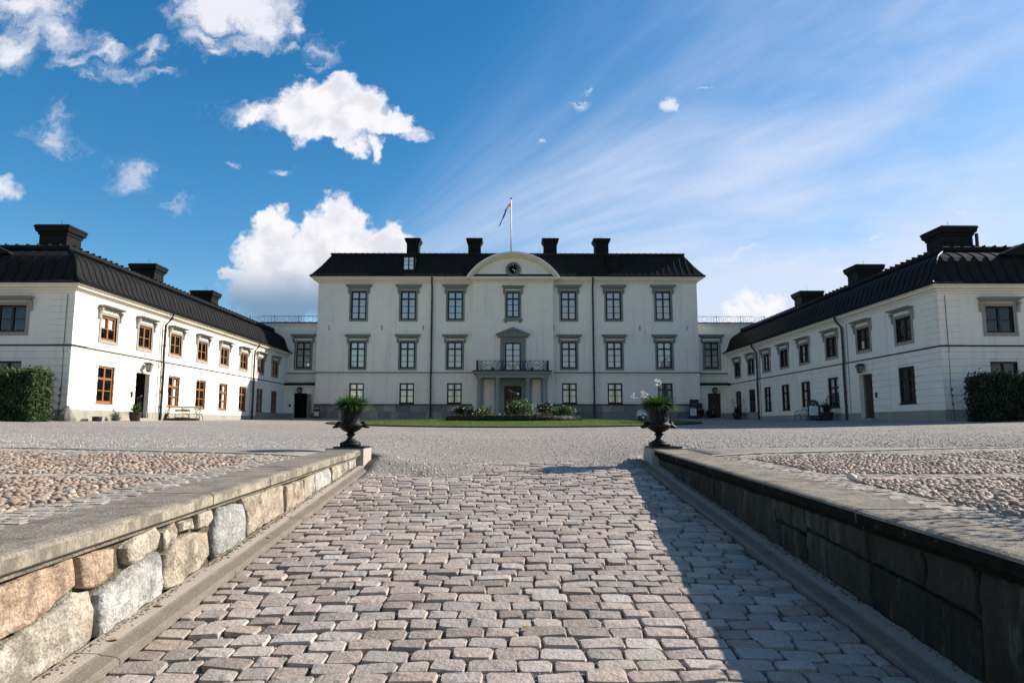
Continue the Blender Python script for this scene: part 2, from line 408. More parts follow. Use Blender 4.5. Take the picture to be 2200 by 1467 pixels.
def curtain_mesh(key, w, h, mode):
    k = ('curtain', key, mode)
    if k in TPL: return TPL[k]
    mb = MB(); rr = random.Random(hash((round(w, 2), mode)) & 255)
    def sheet(xa, xb, z0, z1, pinch=0):
        n = max(8, int((xb - xa) / .035)); rows = []
        for j in range(5):
            f = j / 4; z = z1 + (z0 - z1) * f; row = []
            for i in range(n + 1):
                g = i / n; x = xa + (xb - xa) * g
                if pinch: x = x + pinch * math.sin(f * PI) * (.5 - .5 * math.cos(PI * (g if pinch < 0 else 1 - g))) * 0 + pinch * f * f * (g if pinch < 0 else 1 - g)
                row.append(mb.vert((x, .172 + .018 * math.sin(g * n * .9 + .6 * math.sin(f * 2)) + .01 * math.sin(i * 2.3), z)))
            rows.append(row)
        for A, B in zip(rows, rows[1:]):
            for i in range(n): mb.face((A[i], A[i + 1], B[i + 1], B[i]))
    x0, x1 = -w / 2 + .02, w / 2 - .02
    if mode == 'full':
        sheet(x0, -.02, .04, h - .02); sheet(.02, x1, .04, h - .02)
    elif mode == 'side':
        sheet(x0, x0 + w * .30, .04, h - .02, -.10); sheet(x1 - w * .30, x1, .04, h - .02, .10)
    elif mode == 'half':
        sheet(x0, x1, h * .5, h - .02)
    elif mode == 'low':
        sheet(x0 + .1, x0 + w * .32, .04, h * .45); sheet(x1 - w * .22, x1, .04, h * .9)
    TPL[k] = mb.mesh('curtain', M_curt, True); return TPL[k]
def surround_mesh(w, h, style):
    k = ('surround', w, h, style)
    if k in TPL: return TPL[k]
    mb = MB(); t_ = .165; x0, x1 = -w / 2, w / 2
    for (o, i, y) in ((t_, t_ * .45, -.05), (t_ * .45, 0, -.028)):
        mb.box(x0 - o, x0 - i, y, .12, -o, h + o * .9); mb.box(x1 + i, x1 + o, y, .12, -o, h + o * .9)
        mb.box(x0 - i, x1 + i, y, .12, -o, -i); mb.box(x0 - i, x1 + i, y, .12, h + i * .9, h + o * .9)
    TPL[k] = mb.mesh('surround', M_trim if style == 'palace' else M_trimw); return TPL[k]
def hood_mesh(w, h, z0, z1, hw, style, drop):
    k = ('hood', w, h, z0, z1, style)
    if k in TPL: return TPL[k]
    mb = MB(); H = z1 - z0; W = w / 2 + .20
    for (f0, f1, o) in ((0, .22, .10), (.22, .4, .15), (.4, .62, .26), (.62, .86, .34), (.86, 1, .38)):
        e = (hw / 2 - W) * (o - .10) / .28
        mb.box(-W - e, W + e, -o, .1, z0 + H * f0, z0 + H * f1)
    for s in (-1, 1):                                   # scrolled consoles
        xa, xb = sorted((s * (w / 2 + .17), s * (w / 2 + .30)))
        prof = [(.1, z0), (-.22, z0), (-.215, z0 - .08), (-.15, z0 - drop * .35), (-.10, z0 - drop * .6), (-.115, z0 - drop * .8), (-.09, z0 - drop), (.1, z0 - drop)]
        mb.prism(prof, 0, xa, xb)
    TPL[k] = mb.mesh('hood', M_trim if style == 'palace' else M_trimw); return TPL[k]
def place_window(parent, W, rz, key, w, h, transom, muntins, style, curtain=None, surround=False, hood=None, frieze=False, sill=False, fw=.10, rec=.06, sashmat=None):
    if style == 'palace' and fw == .10: fw = .13
    L = WL[parent.name]
    d = win_template(key, w, h, transom, muntins, style, fw, rec)
    o = link('window', d['frame'][0], parent, tuple(a - b for a, b in zip(W, L)), rz)
    for me, l in d['panes']: link('pane', me, o, l)
    link('recess', d['recess'][0], o)
    if curtain: link('curtain', curtain_mesh(key, w - .02, h, curtain), o)
    if surround: link('surround', surround_mesh(w, h, style), o)
    if hood: link('hood', hood_mesh(w, h, hood[0], hood[1], hood[2], style, hood[3]), o)
    if frieze:
        k = ('frieze', w, h, hood[0])
        if k not in TPL:
            mb = MB(); mb.box(-w / 2 + .0, w / 2, -.03, .1, h + .165, hood[0] - .005); TPL[k] = mb.mesh('frieze', M_plaster)
        link('frieze', TPL[k], o)
    if sill:
        k = ('sill', w, style)
        if k not in TPL:
            mb = MB(); mb.box(-w / 2 - .03, w / 2 + .03, -.06, .05, -.07, .0); TPL[k] = mb.mesh('sill', {'palace': M_sashd, 'wing': M_sash, 'wingd': M_sashm, 'front': M_sashd}[style])
        link('sill', TPL[k], o)
    return o

def wall_face(mb, f, x0, x1, z0, z1, opens, depth=.22):
    """planar wall with real openings; f maps (s, depth, z) to the world"""
    xs = sorted({x0, x1, *[q for o in opens for q in o[:2]]}); zs = sorted({z0, z1, *[q for o in opens for q in o[2:]]})
    for xa, xb in zip(xs, xs[1:]):
        for za, zb in zip(zs, zs[1:]):
            if any(o[0] - 1e-6 <= xa and xb <= o[1] + 1e-6 and o[2] - 1e-6 <= za and zb <= o[3] + 1e-6 for o in opens): continue
            if xa < x0 - 1e-6 or xb > x1 + 1e-6: continue
            mb.poly([f(xa, 0, za), f(xb, 0, za), f(xb, 0, zb), f(xa, 0, zb)])
    for (a, b, c, d) in opens:
        for q in (((a, 0, c), (a, depth, c), (a, depth, d), (a, 0, d)), ((b, 0, c), (b, depth, c), (b, depth, d), (b, 0, d)),
                  ((a, 0, c), (b, 0, c), (b, depth, c), (a, depth, c)), ((a, 0, d), (b, 0, d), (b, depth, d), (a, depth, d))):
            mb.poly([f(*p) for p in q])
def bands(mb, f, x0, x1, zs, opens, gap=.018, proud=.02, vgap=None):
    """rusticated courses: thin slabs proud of the wall with open joints between them"""
    for za, zb in zip(zs, zs[1:]):
        segs = [(x0, x1)]
        for (a, b, c, d) in opens:
            if d > za and c < zb:
                ns = []
                for (p, q) in segs:
                    if b <= p or a >= q: ns.append((p, q)); continue
                    if a > p: ns.append((p, a))
                    if b < q: ns.append((b, q))
                segs = ns
        for (p, q) in segs:
            if q - p < .03: continue
            A = za + gap / 2; B = zb - gap / 2
            P = [f(p, -proud, A), f(q, -proud, A), f(q, -proud, B), f(p, -proud, B)]; Q = [f(p, 0, A), f(q, 0, A), f(q, 0, B), f(p, 0, B)]
            i = [mb.vert(x) for x in P]; j = [mb.vert(x) for x in Q]
            mb.face(i)
            for k in range(4): mb.face((i[k], i[(k + 1) % 4], j[(k + 1) % 4], j[k]))

# ------------------------------------------------------------------ the palace
pal = thing('palace', 'pale three storey palace with black roof, clock pediment and columned porch', 'palace', (0, 64, 2.1))
fpal = lambda s, d, z: (s, 64 + d, z)
fris = lambda s, d, z: (s, 63.5 + d, z)
COLS = [-14.15, -9.45, -5.0, 5.77, 10.05, 14.77]
PW3, PW2, PW1 = 1.44, 1.42, 1.38
op = []
for x in COLS:
    op += [(x - PW3 / 2, x + PW3 / 2, 11.39, 14.12), (x - PW2 / 2, x + PW2 / 2, 6.79, 9.30), (x - PW1 / 2, x + PW1 / 2, 3.48, 5.40)]
mb = MB()
wall_face(mb, fpal, -18, -3.3, 1.8, 15.4, [o for o in op if o[1] < -3.3]); wall_face(mb, fpal, 4.25, 18, 1.8, 15.4, [o for o in op if o[0] > 4.25])
for x in (-18, 18): mb.poly([(x, 64, 1.8), (x, 78, 1.8), (x, 78, 15.4), (x, 64, 15.4)])
mb.poly([(-18, 78, 1.8), (18, 78, 1.8), (18, 78, 15.4), (-18, 78, 15.4)])
rop = [(.475 - .62, .475 + .62, 11.55, 13.98), (.47 - .74, .47 + .74, 6.42, 9.16), (-.33, 1.26, 2.35, 5.1)]
wall_face(mb, fris, -3.3, 4.25, 1.8, 15.0, rop)
for x in (-3.3, 4.25): mb.poly([(x, 63.5, 1.8), (x, 64, 1.8), (x, 64, 15.0), (x, 63.5, 15.0)])
add(mb, 'wall', M_plaster, pal)
qz = [6.5 + i * .46 for i in range(19)]                # corner quoins
for (xa, xb, f) in ((-18.02, -16.55, fpal), (16.55, 18.02, fpal), (-3.32, -2.0, fris), (2.95, 4.27, fris)):
    zz = list(zip(qz, qz[1:]))
    if f is fpal: zz += [(3.5 + i * .44, 3.94 + i * .44) for i in range(6)]
    for za, zb in zz:
        mb = MB(); bands(mb, f, xa, xb, [za, zb], [], .035, .03); add(mb, 'quoin', M_plaster, pal)
mb = MB(); mb.rect_mould(-18, 18, 64, 78, [(.02, 14.86), (.06, 14.88), (.08, 15.0), (.2, 15.06), (.24, 15.16), (.44, 15.18), (.46, 15.3), (.56, 15.36), (.6, 15.45), (.0, 15.46)])
add(mb, 'cornice', M_cornice, pal)
for (x0, x1, nm) in ((-18, -3.31, 0), (4.26, 18, 0)):
    mb = MB(); mb.box(x0 - (.03 if x0 < -10 else 0), x1 + (.03 if x1 > 10 else 0), 63.93, 64.02, 6.15, 6.34)
    add(mb, 'belt_course', M_plaster, pal)
    mb = MB(); mb.box(x0 - (.06 if x0 < -10 else 0), x1 + (.06 if x1 > 10 else 0), 63.88, 64.03, 6.342, 6.42)
    add(mb, 'belt_flashing', M_belt, pal)
for s in (-1, 1):                                       # side runs of the belt
    mb = MB(); xa, xb = sorted((s * 18.001, s * 18.06)); mb.box(xa, xb, 64.03, 78, 6.342, 6.42); add(mb, 'belt_flashing', M_belt, pal)
# plinth: two courses of ashlar, each stone a piece
M_pj = material('plinth_joint', (.10, .10, .095), .9)
for (xa, xb) in ((-18.06, -3.34), (4.29, 18.06)):
    pl = MB(); pl.box(xa + .03, xb - .03, 63.97, 64.2, 1.7, 3.34); plo = add(pl, 'plinth', M_pj, pal)
    for row, (z0, z1) in enumerate(((1.75, 2.72), (2.735, 3.33))):
        x = xa; 
        while x < xb - .05:
            wd = random.uniform(.8, 1.5); x2 = min(xb, x + wd)
            if xb - x2 < .5: x2 = xb
            s = MB(); s.box(x, x2 - .014, 63.92 + random.uniform(0, .012), 63.972, z0, z1); add(s, 'stone', M_plinth, plo, local=True); x = x2
for (xa, xb) in ((-18.1, -3.32), (4.27, 18.1)):
    mb = MB(); mb.box(xa, xb, 63.86, 64.03, 3.345, 3.45); add(mb, 'plinth_flashing', M_belt, pal)
# roof
mb = MB()
PR = [(0, 15.46), (.02, 15.54), (.2, 15.70), (.47, 16.05), (.88, 16.62), (1.55, 17.70), (1.64, 17.84), (1.56, 17.88), (1.56, 18.04), (1.66, 18.08), (7.2, 19.15)]
def inset_ring(mb, x0, x1, y0, y1, t_, z): return [mb.vert(p) for p in ((x0 + t_, y0 + t_, z), (x1 - t_, y0 + t_, z), (x1 - t_, y1 - t_, z), (x0 + t_, y1 - t_, z))]
rings = [inset_ring(mb, -18.75, 18.75, 63.25, 78.75, a, b) for a, b in PR]
for A, B in zip(rings, rings[1:]):
    for k in range(4): mb.face((A[k], A[(k + 1) % 4], B[(k + 1) % 4], B[k]))
mb.face(rings[-1])
proof = add(mb, 'roof', M_roof, pal)
sm = MB()
for i in range(62):                                     # standing seams of the front slope
    x = -18.4 + i * .603
    lim = 18.75 - abs(x)
    pts = [(x, 63.25 + a - .012, b + .008) for a, b in PR[1:7] if a <= lim]
    if len(pts) > 1: sm.tube(pts, .011, 4)
for i in range(60): x = -16.4 + i * .55; sm.box(x, x + .05, 63.25 + 1.6, 63.25 + 3.4, 18.07, 18.12)
add(sm, 'seams', M_roof, proof, local=True, kind='stuff')
def chimney(parent, x0, x1, y0, y1, z0, z1, vent=None):
    """body with a moulded, flared cap"""
    mb = MB(); mb.box(x0, x1, y0, y1, z0, z1 - .5)
    h = z1 - z0
    for f in (.35, .62): mb.rect_mould(x0, x1, y0, y1, [(0, z0 + (h - .5) * f - .012), (.012, z0 + (h - .5) * f), (0, z0 + (h - .5) * f + .012)])
    o = add(mb, 'chimney', M_roof, parent, local=True)
    cp = MB(); cp.rect_mould(x0, x1, y0, y1, [(0, z1 - .56), (.05, z1 - .54), (.06, z1 - .44), (.15, z1 - .36), (.17, z1 - .28), (.19, z1 - .16), (.22, z1 - .14), (.22, z1 - .07), (.15, z1)])
    n = len(cp.v); cp.face((n - 4, n - 3, n - 2, n - 1)); cp.tube([((x0 + x1) / 2, (y0 + y1) / 2, z1 - .02), ((x0 + x1) / 2, (y0 + y1) / 2, z1 + .45)], .012, 4)
    return o, cp
for (a, b, yy0) in ((-10.55, -9.3, 69.5), (-4.15, -2.85, 69.5), (3.75, 5.1, 69.5), (9.1, 10.5, 69.5)):
    o, cp = chimney(pal, a, b, yy0, yy0 + 1.3, 18.4, 20.85)
    # cap goes one level down
    add(cp, 'chimney_cap', M_roof, o, local=True); o.location = tuple(-x for x in WL[pal.name])
# dormers
for x, dark in ((-9.45, 0), (10.05, 1)):
    mb = MB(); mb.box(x - .62, x + .62, 63.78, 65.4, 15.9, 17.45)
    mb.prism([(x - .74, 17.45), (x + .74, 17.45), (x + .5, 17.6), (x, 17.66), (x - .5, 17.6)], 1, 63.68, 65.6)
    dm = add(mb, 'dormer', M_roof, pal)
    f = MB()
    for (a, b, c, d) in ((-.52, -.44, 16.15, 17.4), (.44, .52, 16.15, 17.4), (-.06, .06, 16.15, 17.4), (-.52, .52, 16.1, 16.2), (-.52, .52, 17.36, 17.44), (-.5, .5, 16.6, 16.63), (-.5, .5, 16.99, 17.02)): f.box(x + a, x + b, 63.72, 63.78, c, d)
    add(f, 'dormer_frame', M_roof if dark else M_sashd, dm, local=True)
    if not dark:
        g = MB(); g.box(x - .44, x + .44, 63.765, 63.775, 16.2, 17.36); add(g, 'curtain', M_curt, dm, local=True)
    g = MB(); g.poly([(x - .45, 63.745, 16.18), (x + .45, 63.745, 16.18), (x + .45, 63.745, 17.37), (x - .45, 63.745, 17.37)]); add(g, 'shutter' if dark else 'pane', M_roof if dark else M_glass, dm, local=True)
# windows
for i, x in enumerate(COLS):
    place_window(pal, (x, 64, 11.39), 0, 'pal3', PW3, 2.73, 2.0, [.67, 1.30], 'palace', 'full', True, (2.93, 3.33, 2.46, .42), True)
    place_window(pal, (x, 64, 6.79), 0, 'pal2', PW2, 2.51, 1.83, [.64, 1.22], 'palace', 'full', True, (2.80, 3.17, 2.42, .42), True)
    place_window(pal, (x, 64, 3.48), 0, 'pal1', PW1, 1.92, 1.30, [.70], 'palace', 'full' if i < 2 else 'side', False, None, False, True)
place_window(pal, (.475, 63.5, 11.55), 0, 'palc', 1.24, 2.43, 1.78, [.62, 1.2], 'palace', 'full', True, (2.70, 3.0, 2.1, .5), True)
mb = MB(); mb.box(-.42, 1.37, 63.3, 63.55, 11.27, 11.385); mb.box(-.42, 1.37, 63.36, 63.55, 11.2, 11.268)
for a in (-.32, 1.02): mb.prism([(63.36, 11.198), (63.55, 11.198), (63.55, 11.02), (63.45, 11.04)], 0, a, a + .25)
add(mb, 'window_sill', M_trim, pal)
# downpipes
for x in (-7.2, 8.06):
    mb = MB(); mb.tube([(x, 63.45, 15.42), (x, 63.5, 15.0), (x, 63.82, 14.55), (x, 63.82, 6.6), (x, 63.76, 6.3), (x, 63.76, 2.2)], .085, 8)
    for z in (13, 10.5, 8, 5, 3): mb.tube([(x, 63.8, z - .05), (x, 63.8, z + .05)], .11, 8)
    add(mb, 'downpipe', M_pipe, pal)
# iron wall anchors
for x in (-16.9, -11.9, -8.0, -3.2, 4.3, 12.5, 17.0):
    mb = MB(); y = 63.96 if abs(x) > 5 else 63.94
    for dz in (0, .17, .34): mb.box(x - .09, x + .09, y, 64.0, 10.45 + dz, 10.49 + dz)
    mb.box(x - .01, x + .01, y + .005, 64.0, 10.4, 10.86)
    add(mb, 'wall_anchor', M_pipe, pal)
# pediment with clock
cx = .50
def arc_pts(r, n=28, zc=0): return None
span = 4.38; rise = 2.40; R_ = (span * span + rise * rise) / (2 * rise); zc_ = 15.32 + rise - R_
def arc(Rr, half, n=30):
    a = math.asin(min(.999, half / Rr)); return [(cx + Rr * math.sin(-a + 2 * a * i / n), zc_ + Rr * math.cos(-a + 2 * a * i / n)) for i in range(n + 1)]
ped = MB()
inner = arc(R_ - .42, 3.78); pts = inner + [(inner[-1][0], 15.25), (inner[0][0], 15.25)]
ped.prism([(x, z) for x, z in pts], 1, 63.42, 66.6)
po = add(ped, 'pediment', M_plaster, pal)
for (ra, rb, y0) in ((R_, R_ - .17, 62.72), (R_ - .17, R_ - .30, 62.9), (R_ - .30, R_ - .42, 63.12)):
    mb = MB(); A = arc(ra, 4.38 * (ra / R_)); B = arc(rb, 4.38 * (ra / R_) - (ra - rb) * .55)
    n = len(A)
    for yy in (y0, 66.4):
        pass
    ia = [[mb.vert((x, yy, z)) for x, z in A] for yy in (y0, 66.0)]; ib = [[mb.vert((x, yy, z)) for x, z in B] for yy in (y0, 66.0)]
    for i in range(n - 1):
        mb.face((ia[0][i], ia[0][i + 1], ib[0][i + 1], ib[0][i])); mb.face((ia[0][i], ia[0][i + 1], ia[1][i + 1], ia[1][i])); mb.face((ib[0][i], ib[0][i + 1], ib[1][i + 1], ib[1][i]))
    for i in (0, n - 1): mb.face((ia[0][i], ia[1][i], ib[1][i], ib[0][i]))
    add(mb, 'arch_moulding', M_cornice, po, local=True)
mb = MB()
for (z0, z1, o) in ((14.86, 15.02, .08), (15.02, 15.14, .22), (15.14, 15.36, .52)): mb.box(-3.3 - o, 4.25 + o, 63.5 - o, 64.3, z0, z1 - .002)
add(mb, 'pediment_cornice', M_cornice, po, local=True)
mb = MB(); mb.box(-3.85, 4.80, 62.95, 63.55, 15.36, 15.385); add(mb, 'pediment_flashing', M_trim, po, local=True)
clk = MB()
def disc(mb, r0, r1, y0, y1, n=40, zc=16.1):
    a = [[mb.vert((cx + r * math.sin(2 * PI * k / n), y, zc + r * math.cos(2 * PI * k / n))) for k in range(n)] for r, y in ((r1, y1), (r1, y0), (r0, y0), (r0, y1))]
    for A, B in zip(a, a[1:]):
        for k in range(n): mb.face((A[k], A[(k + 1) % n], B[(k + 1) % n], B[k]))
disc(clk, .55, .73, 63.28, 63.45); disc(clk, .545, .64, 63.25, 63.3)
co = add(clk, 'clock', M_trim, pal)
mb = MB(); a = [mb.vert((cx + .56 * math.sin(2 * PI * k / 40), 63.35, 16.1 + .56 * math.cos(2 * PI * k / 40))) for k in range(40)]; mb.face(a)
add(mb, 'dial', material('black_dial', (.006, .006, .006), .8, spec=.05), co, local=True)
M_num = material('clock_numerals', (.72, .70, .6), .6)
NUM = ['XII', 'I', 'II', 'III', 'IIII', 'V', 'VI', 'VII', 'VIII', 'IX', 'X', 'XI']
mb = MB()
for k, s in enumerate(NUM):
    a = 2 * PI * k / 12
    glyph = []; x = 0
    for ch in s:
        if ch == 'I': glyph.append(((x + .01, 0), (x + .01, 1))); x += .03
        elif ch == 'V': glyph += [((x, 1), (x + .028, 0)), ((x + .056, 1), (x + .028, 0))]; x += .07
        else: glyph += [((x, 0), (x + .055, 1)), ((x, 1), (x + .055, 0))]; x += .07
    wd = x
    for (p, q) in glyph:
        def tr(u, v):
            lx = u - wd / 2; r = .385 + v * .12
            return Vector((cx + r * math.sin(a) + lx * math.cos(a), 63.335, 16.1 + r * math.cos(a) - lx * math.sin(a)))
        P_, Q_ = tr(*p), tr(*q); d = (Q_ - P_).normalized(); nrm = Vector((-d.z, 0, d.x)) * .009
        mb.poly([P_ + nrm, Q_ + nrm, Q_ - nrm, P_ - nrm])
add(mb, 'numerals', M_num, co, local=True)
for (ang, ln, wd, y) in ((math.radians(109), .36, .022, 63.325), (math.radians(147), .47, .017, 63.315)):
    mb = MB(); d = Vector((math.sin(ang), 0, math.cos(ang))); nn = Vector((-d.z, 0, d.x)); c0 = Vector((cx, y, 16.1))
    mb.poly([c0 - d * .1 + nn * wd, c0 + d * ln * .75 + nn * wd, c0 + d * ln, c0 + d * ln * .75 - nn * wd, c0 - d * .1 - nn * wd]); add(mb, 'clock_hand', M_num, co, local=True)
# balcony door with triangular pediment
place_window(pal, (.47, 63.5, 6.42), 0, 'balc', 1.48, 2.74, None, [.95, 1.52, 2.08], 'palace', 'full', fw=.12)
mb = MB()
for s in (-1, 1):
    xa, xb = sorted((cx - .03 + s * .75, cx - .03 + s * .98)); mb.box(xa, xb, 63.42, 63.6, 6.4, 9.66)
    xa, xb = sorted((cx - .03 + s * .985, cx - .03 + s * 1.18)); mb.box(xa, xb, 63.36, 63.6, 6.4, 9.66); mb.box(xa - .03, xb + .03, 63.32, 63.6, 8.7, 8.78); mb.box(xa - .03, xb + .03, 63.33, 63.6, 9.3, 9.36)
mb.box(-.27, 1.21, 63.44, 63.6, 9.17, 9.66)
for i in range(3): mb.tube([(.47 + .55 * f, 63.42, 9.5 - .17 * (1 - f * f) - .04 * i) for f in np.linspace(-1, 1, 9)], .025, 5)
add(mb, 'door_surround', M_trim, pal)
mb = MB()
mb.box(-.98, 1.92, 63.2, 63.6, 9.66, 9.80); mb.box(-1.08, 2.02, 63.08, 63.6, 9.80, 9.93)
for (o, yy) in ((0, 63.02), (.12, 63.14)):
    for s in (-1, 1): mb.prism([(.47 + s * (1.60 - o * 2.2), 9.935), (.47 + s * (1.60 - o * 2.2 - .28), 9.935), (.47, 10.44 - o), (.47, 10.60 - o)], 1, yy, 63.6)
mb.prism([(-.8, 9.932), (1.74, 9.932), (.47, 10.38)], 1, 63.3, 63.6)
add(mb, 'door_pediment', M_trim, pal)
# porch
M_porch = material('porch_paint', (.27, .31, .30), .8, var=.1, vscale=3, bump=.003, spec=.15)
mb = MB()
for (z0, z1, o) in ((5.74, 5.98, 0), (5.98, 6.06, .08), (6.06, 6.16, .2), (6.16, 6.26, .32)): mb.box(-2.85 - o, 3.62 + o, 61.25 - o, 63.5, z0, z1)
por = add(mb, 'porch', M_porch, pal)
mb = MB(); mb.box(-3.23, 4.0, 60.88, 63.5, 6.263, 6.33); mb.box(-3.05, 3.82, 61.05, 63.5, 6.333, 6.40); add(mb, 'balcony_floor', M_belt, por, local=True)
mb = MB(); mb.lathe([(.27, 2.2), (.27, 2.3), (.25, 2.36), (.215, 2.45), (.215, 3.2), (.205, 4.2), (.18, 5.42), (.2, 5.44), (.2, 5.48), (.185, 5.5), (.185, 5.56), (.25, 5.62), (.25, 5.66)], 20); mb.box(-.28, .28, -.28, .28, 5.66, 5.738); mb.box(-.3, .3, -.3, .3, 2.1, 2.2)
colm = mb.mesh('column', M_porch, False)
for p in colm.polygons:
    if len(p.vertices) == 4 and abs(p.normal.z) < .9: p.use_smooth = True
for x in (-2.57, -.92, 1.84, 3.35): link('column', colm, por, (x, 61.55, 0))
mb = MB()
for (a, b) in ((-2.85, -2.3), (-1.25, -.6), (1.55, 2.2), (3.07, 3.62)): mb.box(a, b, 63.40, 63.55, 2.2, 5.74)
add(mb, 'pilasters', M_porch, por, local=True)
mb = MB(); mb.box(-.598, -.33, 63.36, 63.55, 2.2, 5.738); mb.box(1.26, 1.548, 63.36, 63.55, 2.2, 5.738); mb.box(-.33, 1.26, 63.36, 63.55, 5.1, 5.738); mb.box(.3, .62, 63.3, 63.36, 5.1, 5.7)
add(mb, 'door_frame', M_porch, por, local=True)
mb = MB()
for s in (0, 1):
    xa = -.33 + s * .80; mb.box(xa, xa + .79, 63.62, 63.68, 2.3, 5.1)
    for z in (2.45, 3.3, 4.3): mb.box(xa + .12, xa + .67, 63.6, 63.62, z, z + .65)
add(mb, 'door', M_brown, por, local=True)
mb = MB(); mb.box(-3.2, 4.0, 61.0, 63.5, 2.0, 2.12); mb.box(-3.0, 3.8, 61.2, 63.5, 2.12, 2.24); add(mb, 'steps', M_plinthw, por, local=True)
# balcony railing
mb = MB(); yb = 61.22; xa, xb = -2.78, 3.62; z0, z1 = 6.44, 7.26
def ring(mb, x, z, rx, rz_, y, r=.016, n=14): mb.tube([(x + rx * math.cos(2 * PI * k / n), y, z + rz_ * math.sin(2 * PI * k / n)) for k in range(n)], r, 4, True)
mb.box(xa, xb, yb - .03, yb + .03, z1 - .03, z1); mb.box(xa, xb, yb - .02, yb + .02, z0, z0 + .03)
for x in (xa, xb):
    mb.box(x - .06, x + .06, yb - .05, yb + .05, 6.4, z1 + .02); mb.box(x - .03, x + .03, yb, 63.4, z1 - .04, z1); mb.box(x - .02, x + .02, yb, 63.4, z0, z0 + .03)
    for k in range(9): mb.tube([(x, yb + .2 + k * .24, z0), (x, yb + .2 + k * .24, z1)], .015, 4)
pan = [(-2.7, -2.36, 'n'), (-2.36, -1.15, 'w'), (-1.15, -.75, 'n'), (-.75, -.35, 'n'), (-.35, 1.2, 'c'), (1.2, 1.6, 'n'), (1.6, 2.0, 'n'), (2.0, 3.2, 'w'), (3.2, 3.56, 'n')]
zm = (z0 + z1) / 2
for (a, b, k) in pan:
    for x in (a, b): mb.tube([(x, yb, z0), (x, yb, z1)], .018, 4)
    m = (a + b) / 2
    if k == 'n':
        for zz, rr in ((zm, .09), (zm + .25, .06), (zm - .25, .06)): ring(mb, m, zz, .11, rr, yb)
        mb.tube([(a, yb, z0), (m, yb, zm - .1)], .014, 4); mb.tube([(b, yb, z0), (m, yb, zm - .1)], .014, 4); mb.tube([(a, yb, z1), (m, yb, zm + .1)], .014, 4); mb.tube([(b, yb, z1), (m, yb, zm + .1)], .014, 4)
        mb.box(m - .04, m + .04, yb - .02, yb + .02, zm - .04, zm + .04)
    elif k == 'w':
        ring(mb, m, zm, .1, .1, yb); ring(mb, m - .22, zm, .08, .06, yb); ring(mb, m + .22, zm, .08, .06, yb)
        for s in (-1, 1):
            for q in (-1, 1): mb.tube([(m + s * .6, yb, zm + q * .02), (m + s * .3, yb, zm + q * .2), (m + s * .12, yb, zm + q * .4)], .016, 4); mb.tube([(m + s * .58, yb, zm + q * .36), (m + s * .3, yb, zm + q * .05)], .016, 4)
    else:
        for s in (-1, 1):
            for q in range(3): ring(mb, m + s * (.25 + q * .2), zm + (.1 if q % 2 else -.08), .09, .12, yb)
            mb.tube([(m + s * .1, yb, zm - .3), (m + s * .4, yb, zm + .1), (m + s * .75, yb, zm - .25)], .016, 4)
ro = add(mb, 'balcony_railing', M_iron, por, local=True)
mb = MB(); ring(mb, .47, 6.78, .11, .2, yb - .05, .022, 18); mb.tube([(.3, yb - .05, 6.95), (.47, yb - .05, 7.12), (.64, yb - .05, 6.95)], .02, 4); mb.tube([(.25, yb - .05, 6.62), (.47, yb - .05, 6.52), (.69, yb - .05, 6.62)], .02, 4)
add(mb, 'gilt_crest', M_gilt, por, local=True)
for x in (-1.35, 2.2):
    mb = MB(); mb.box(x - .12, x + .1, 61.3, 61.5, 6.4, 6.62); add(mb, 'floodlight', M_pipe, por, local=True)

# ------------------------------------------------------------------ flagpole
fp = thing('flagpole', 'white flagpole on the palace ridge flying a streaming pennant', 'flagpole', (.33, 70, 19.0))
mb = MB(); mb.tube([(.33, 70, 18.9), (.33, 70, 25.2)], .075, 10, taper=[1.15, .8]); add(mb, 'pole', M_white, fp, True)
mb = MB(); mb.lathe([(.02, 25.18), (.1, 25.26), (.1, 25.34), (.02, 25.44)], 10, (.33, 70, 0)); add(mb, 'finial', M_pipe, fp, True)
mb = MB(); mb.box(.12, .95, 69.6, 70.4, 18.9, 19.32); mb.box(.05, 1.02, 69.5, 70.5, 19.32, 19.4); add(mb, 'pole_base', M_roof, fp)
fl = MB(); M_flag_y = material('flag_yellow', (.75, .47, .06), .8); M_flag_b = material('flag_blue', (.02, .075, .20), .8)
path = [(0, 24.75), (-.16, 24.55), (-.3, 24.32), (-.46, 24.1), (-.58, 23.75), (-.74, 23.35), (-.92, 22.95), (-1.06, 22.55), (-1.22, 22.25), (-1.45, 22.1), (-1.6, 21.85)]
wdt = [.38, .34, .27, .22, .2, .19, .12, .13, .05, .03, .02]
R1 = []; R2 = []
for (x, z), wd, k in zip(path, wdt, range(20)):
    nx, nz = .84, .5; yo = 70 + .12 * math.sin(k * 1.7)
    R1.append(fl.vert((.26 + x - nx * wd * .35, yo, z + nz * wd * .35))); R2.append(fl.vert((.26 + x + nx * wd * .5, yo + .1 * math.cos(k), z - nz * wd * .5)))
for i in range(10): fl.face((R1[i], R1[i + 1], R2[i + 1], R2[i]))
fm = fl.mesh('flag', M_flag_b); fm.materials.append(M_flag_y)
for i in (0, 1, 2): fm.polygons[i].material_index = 1
add(fm, 'flag', None, fp)

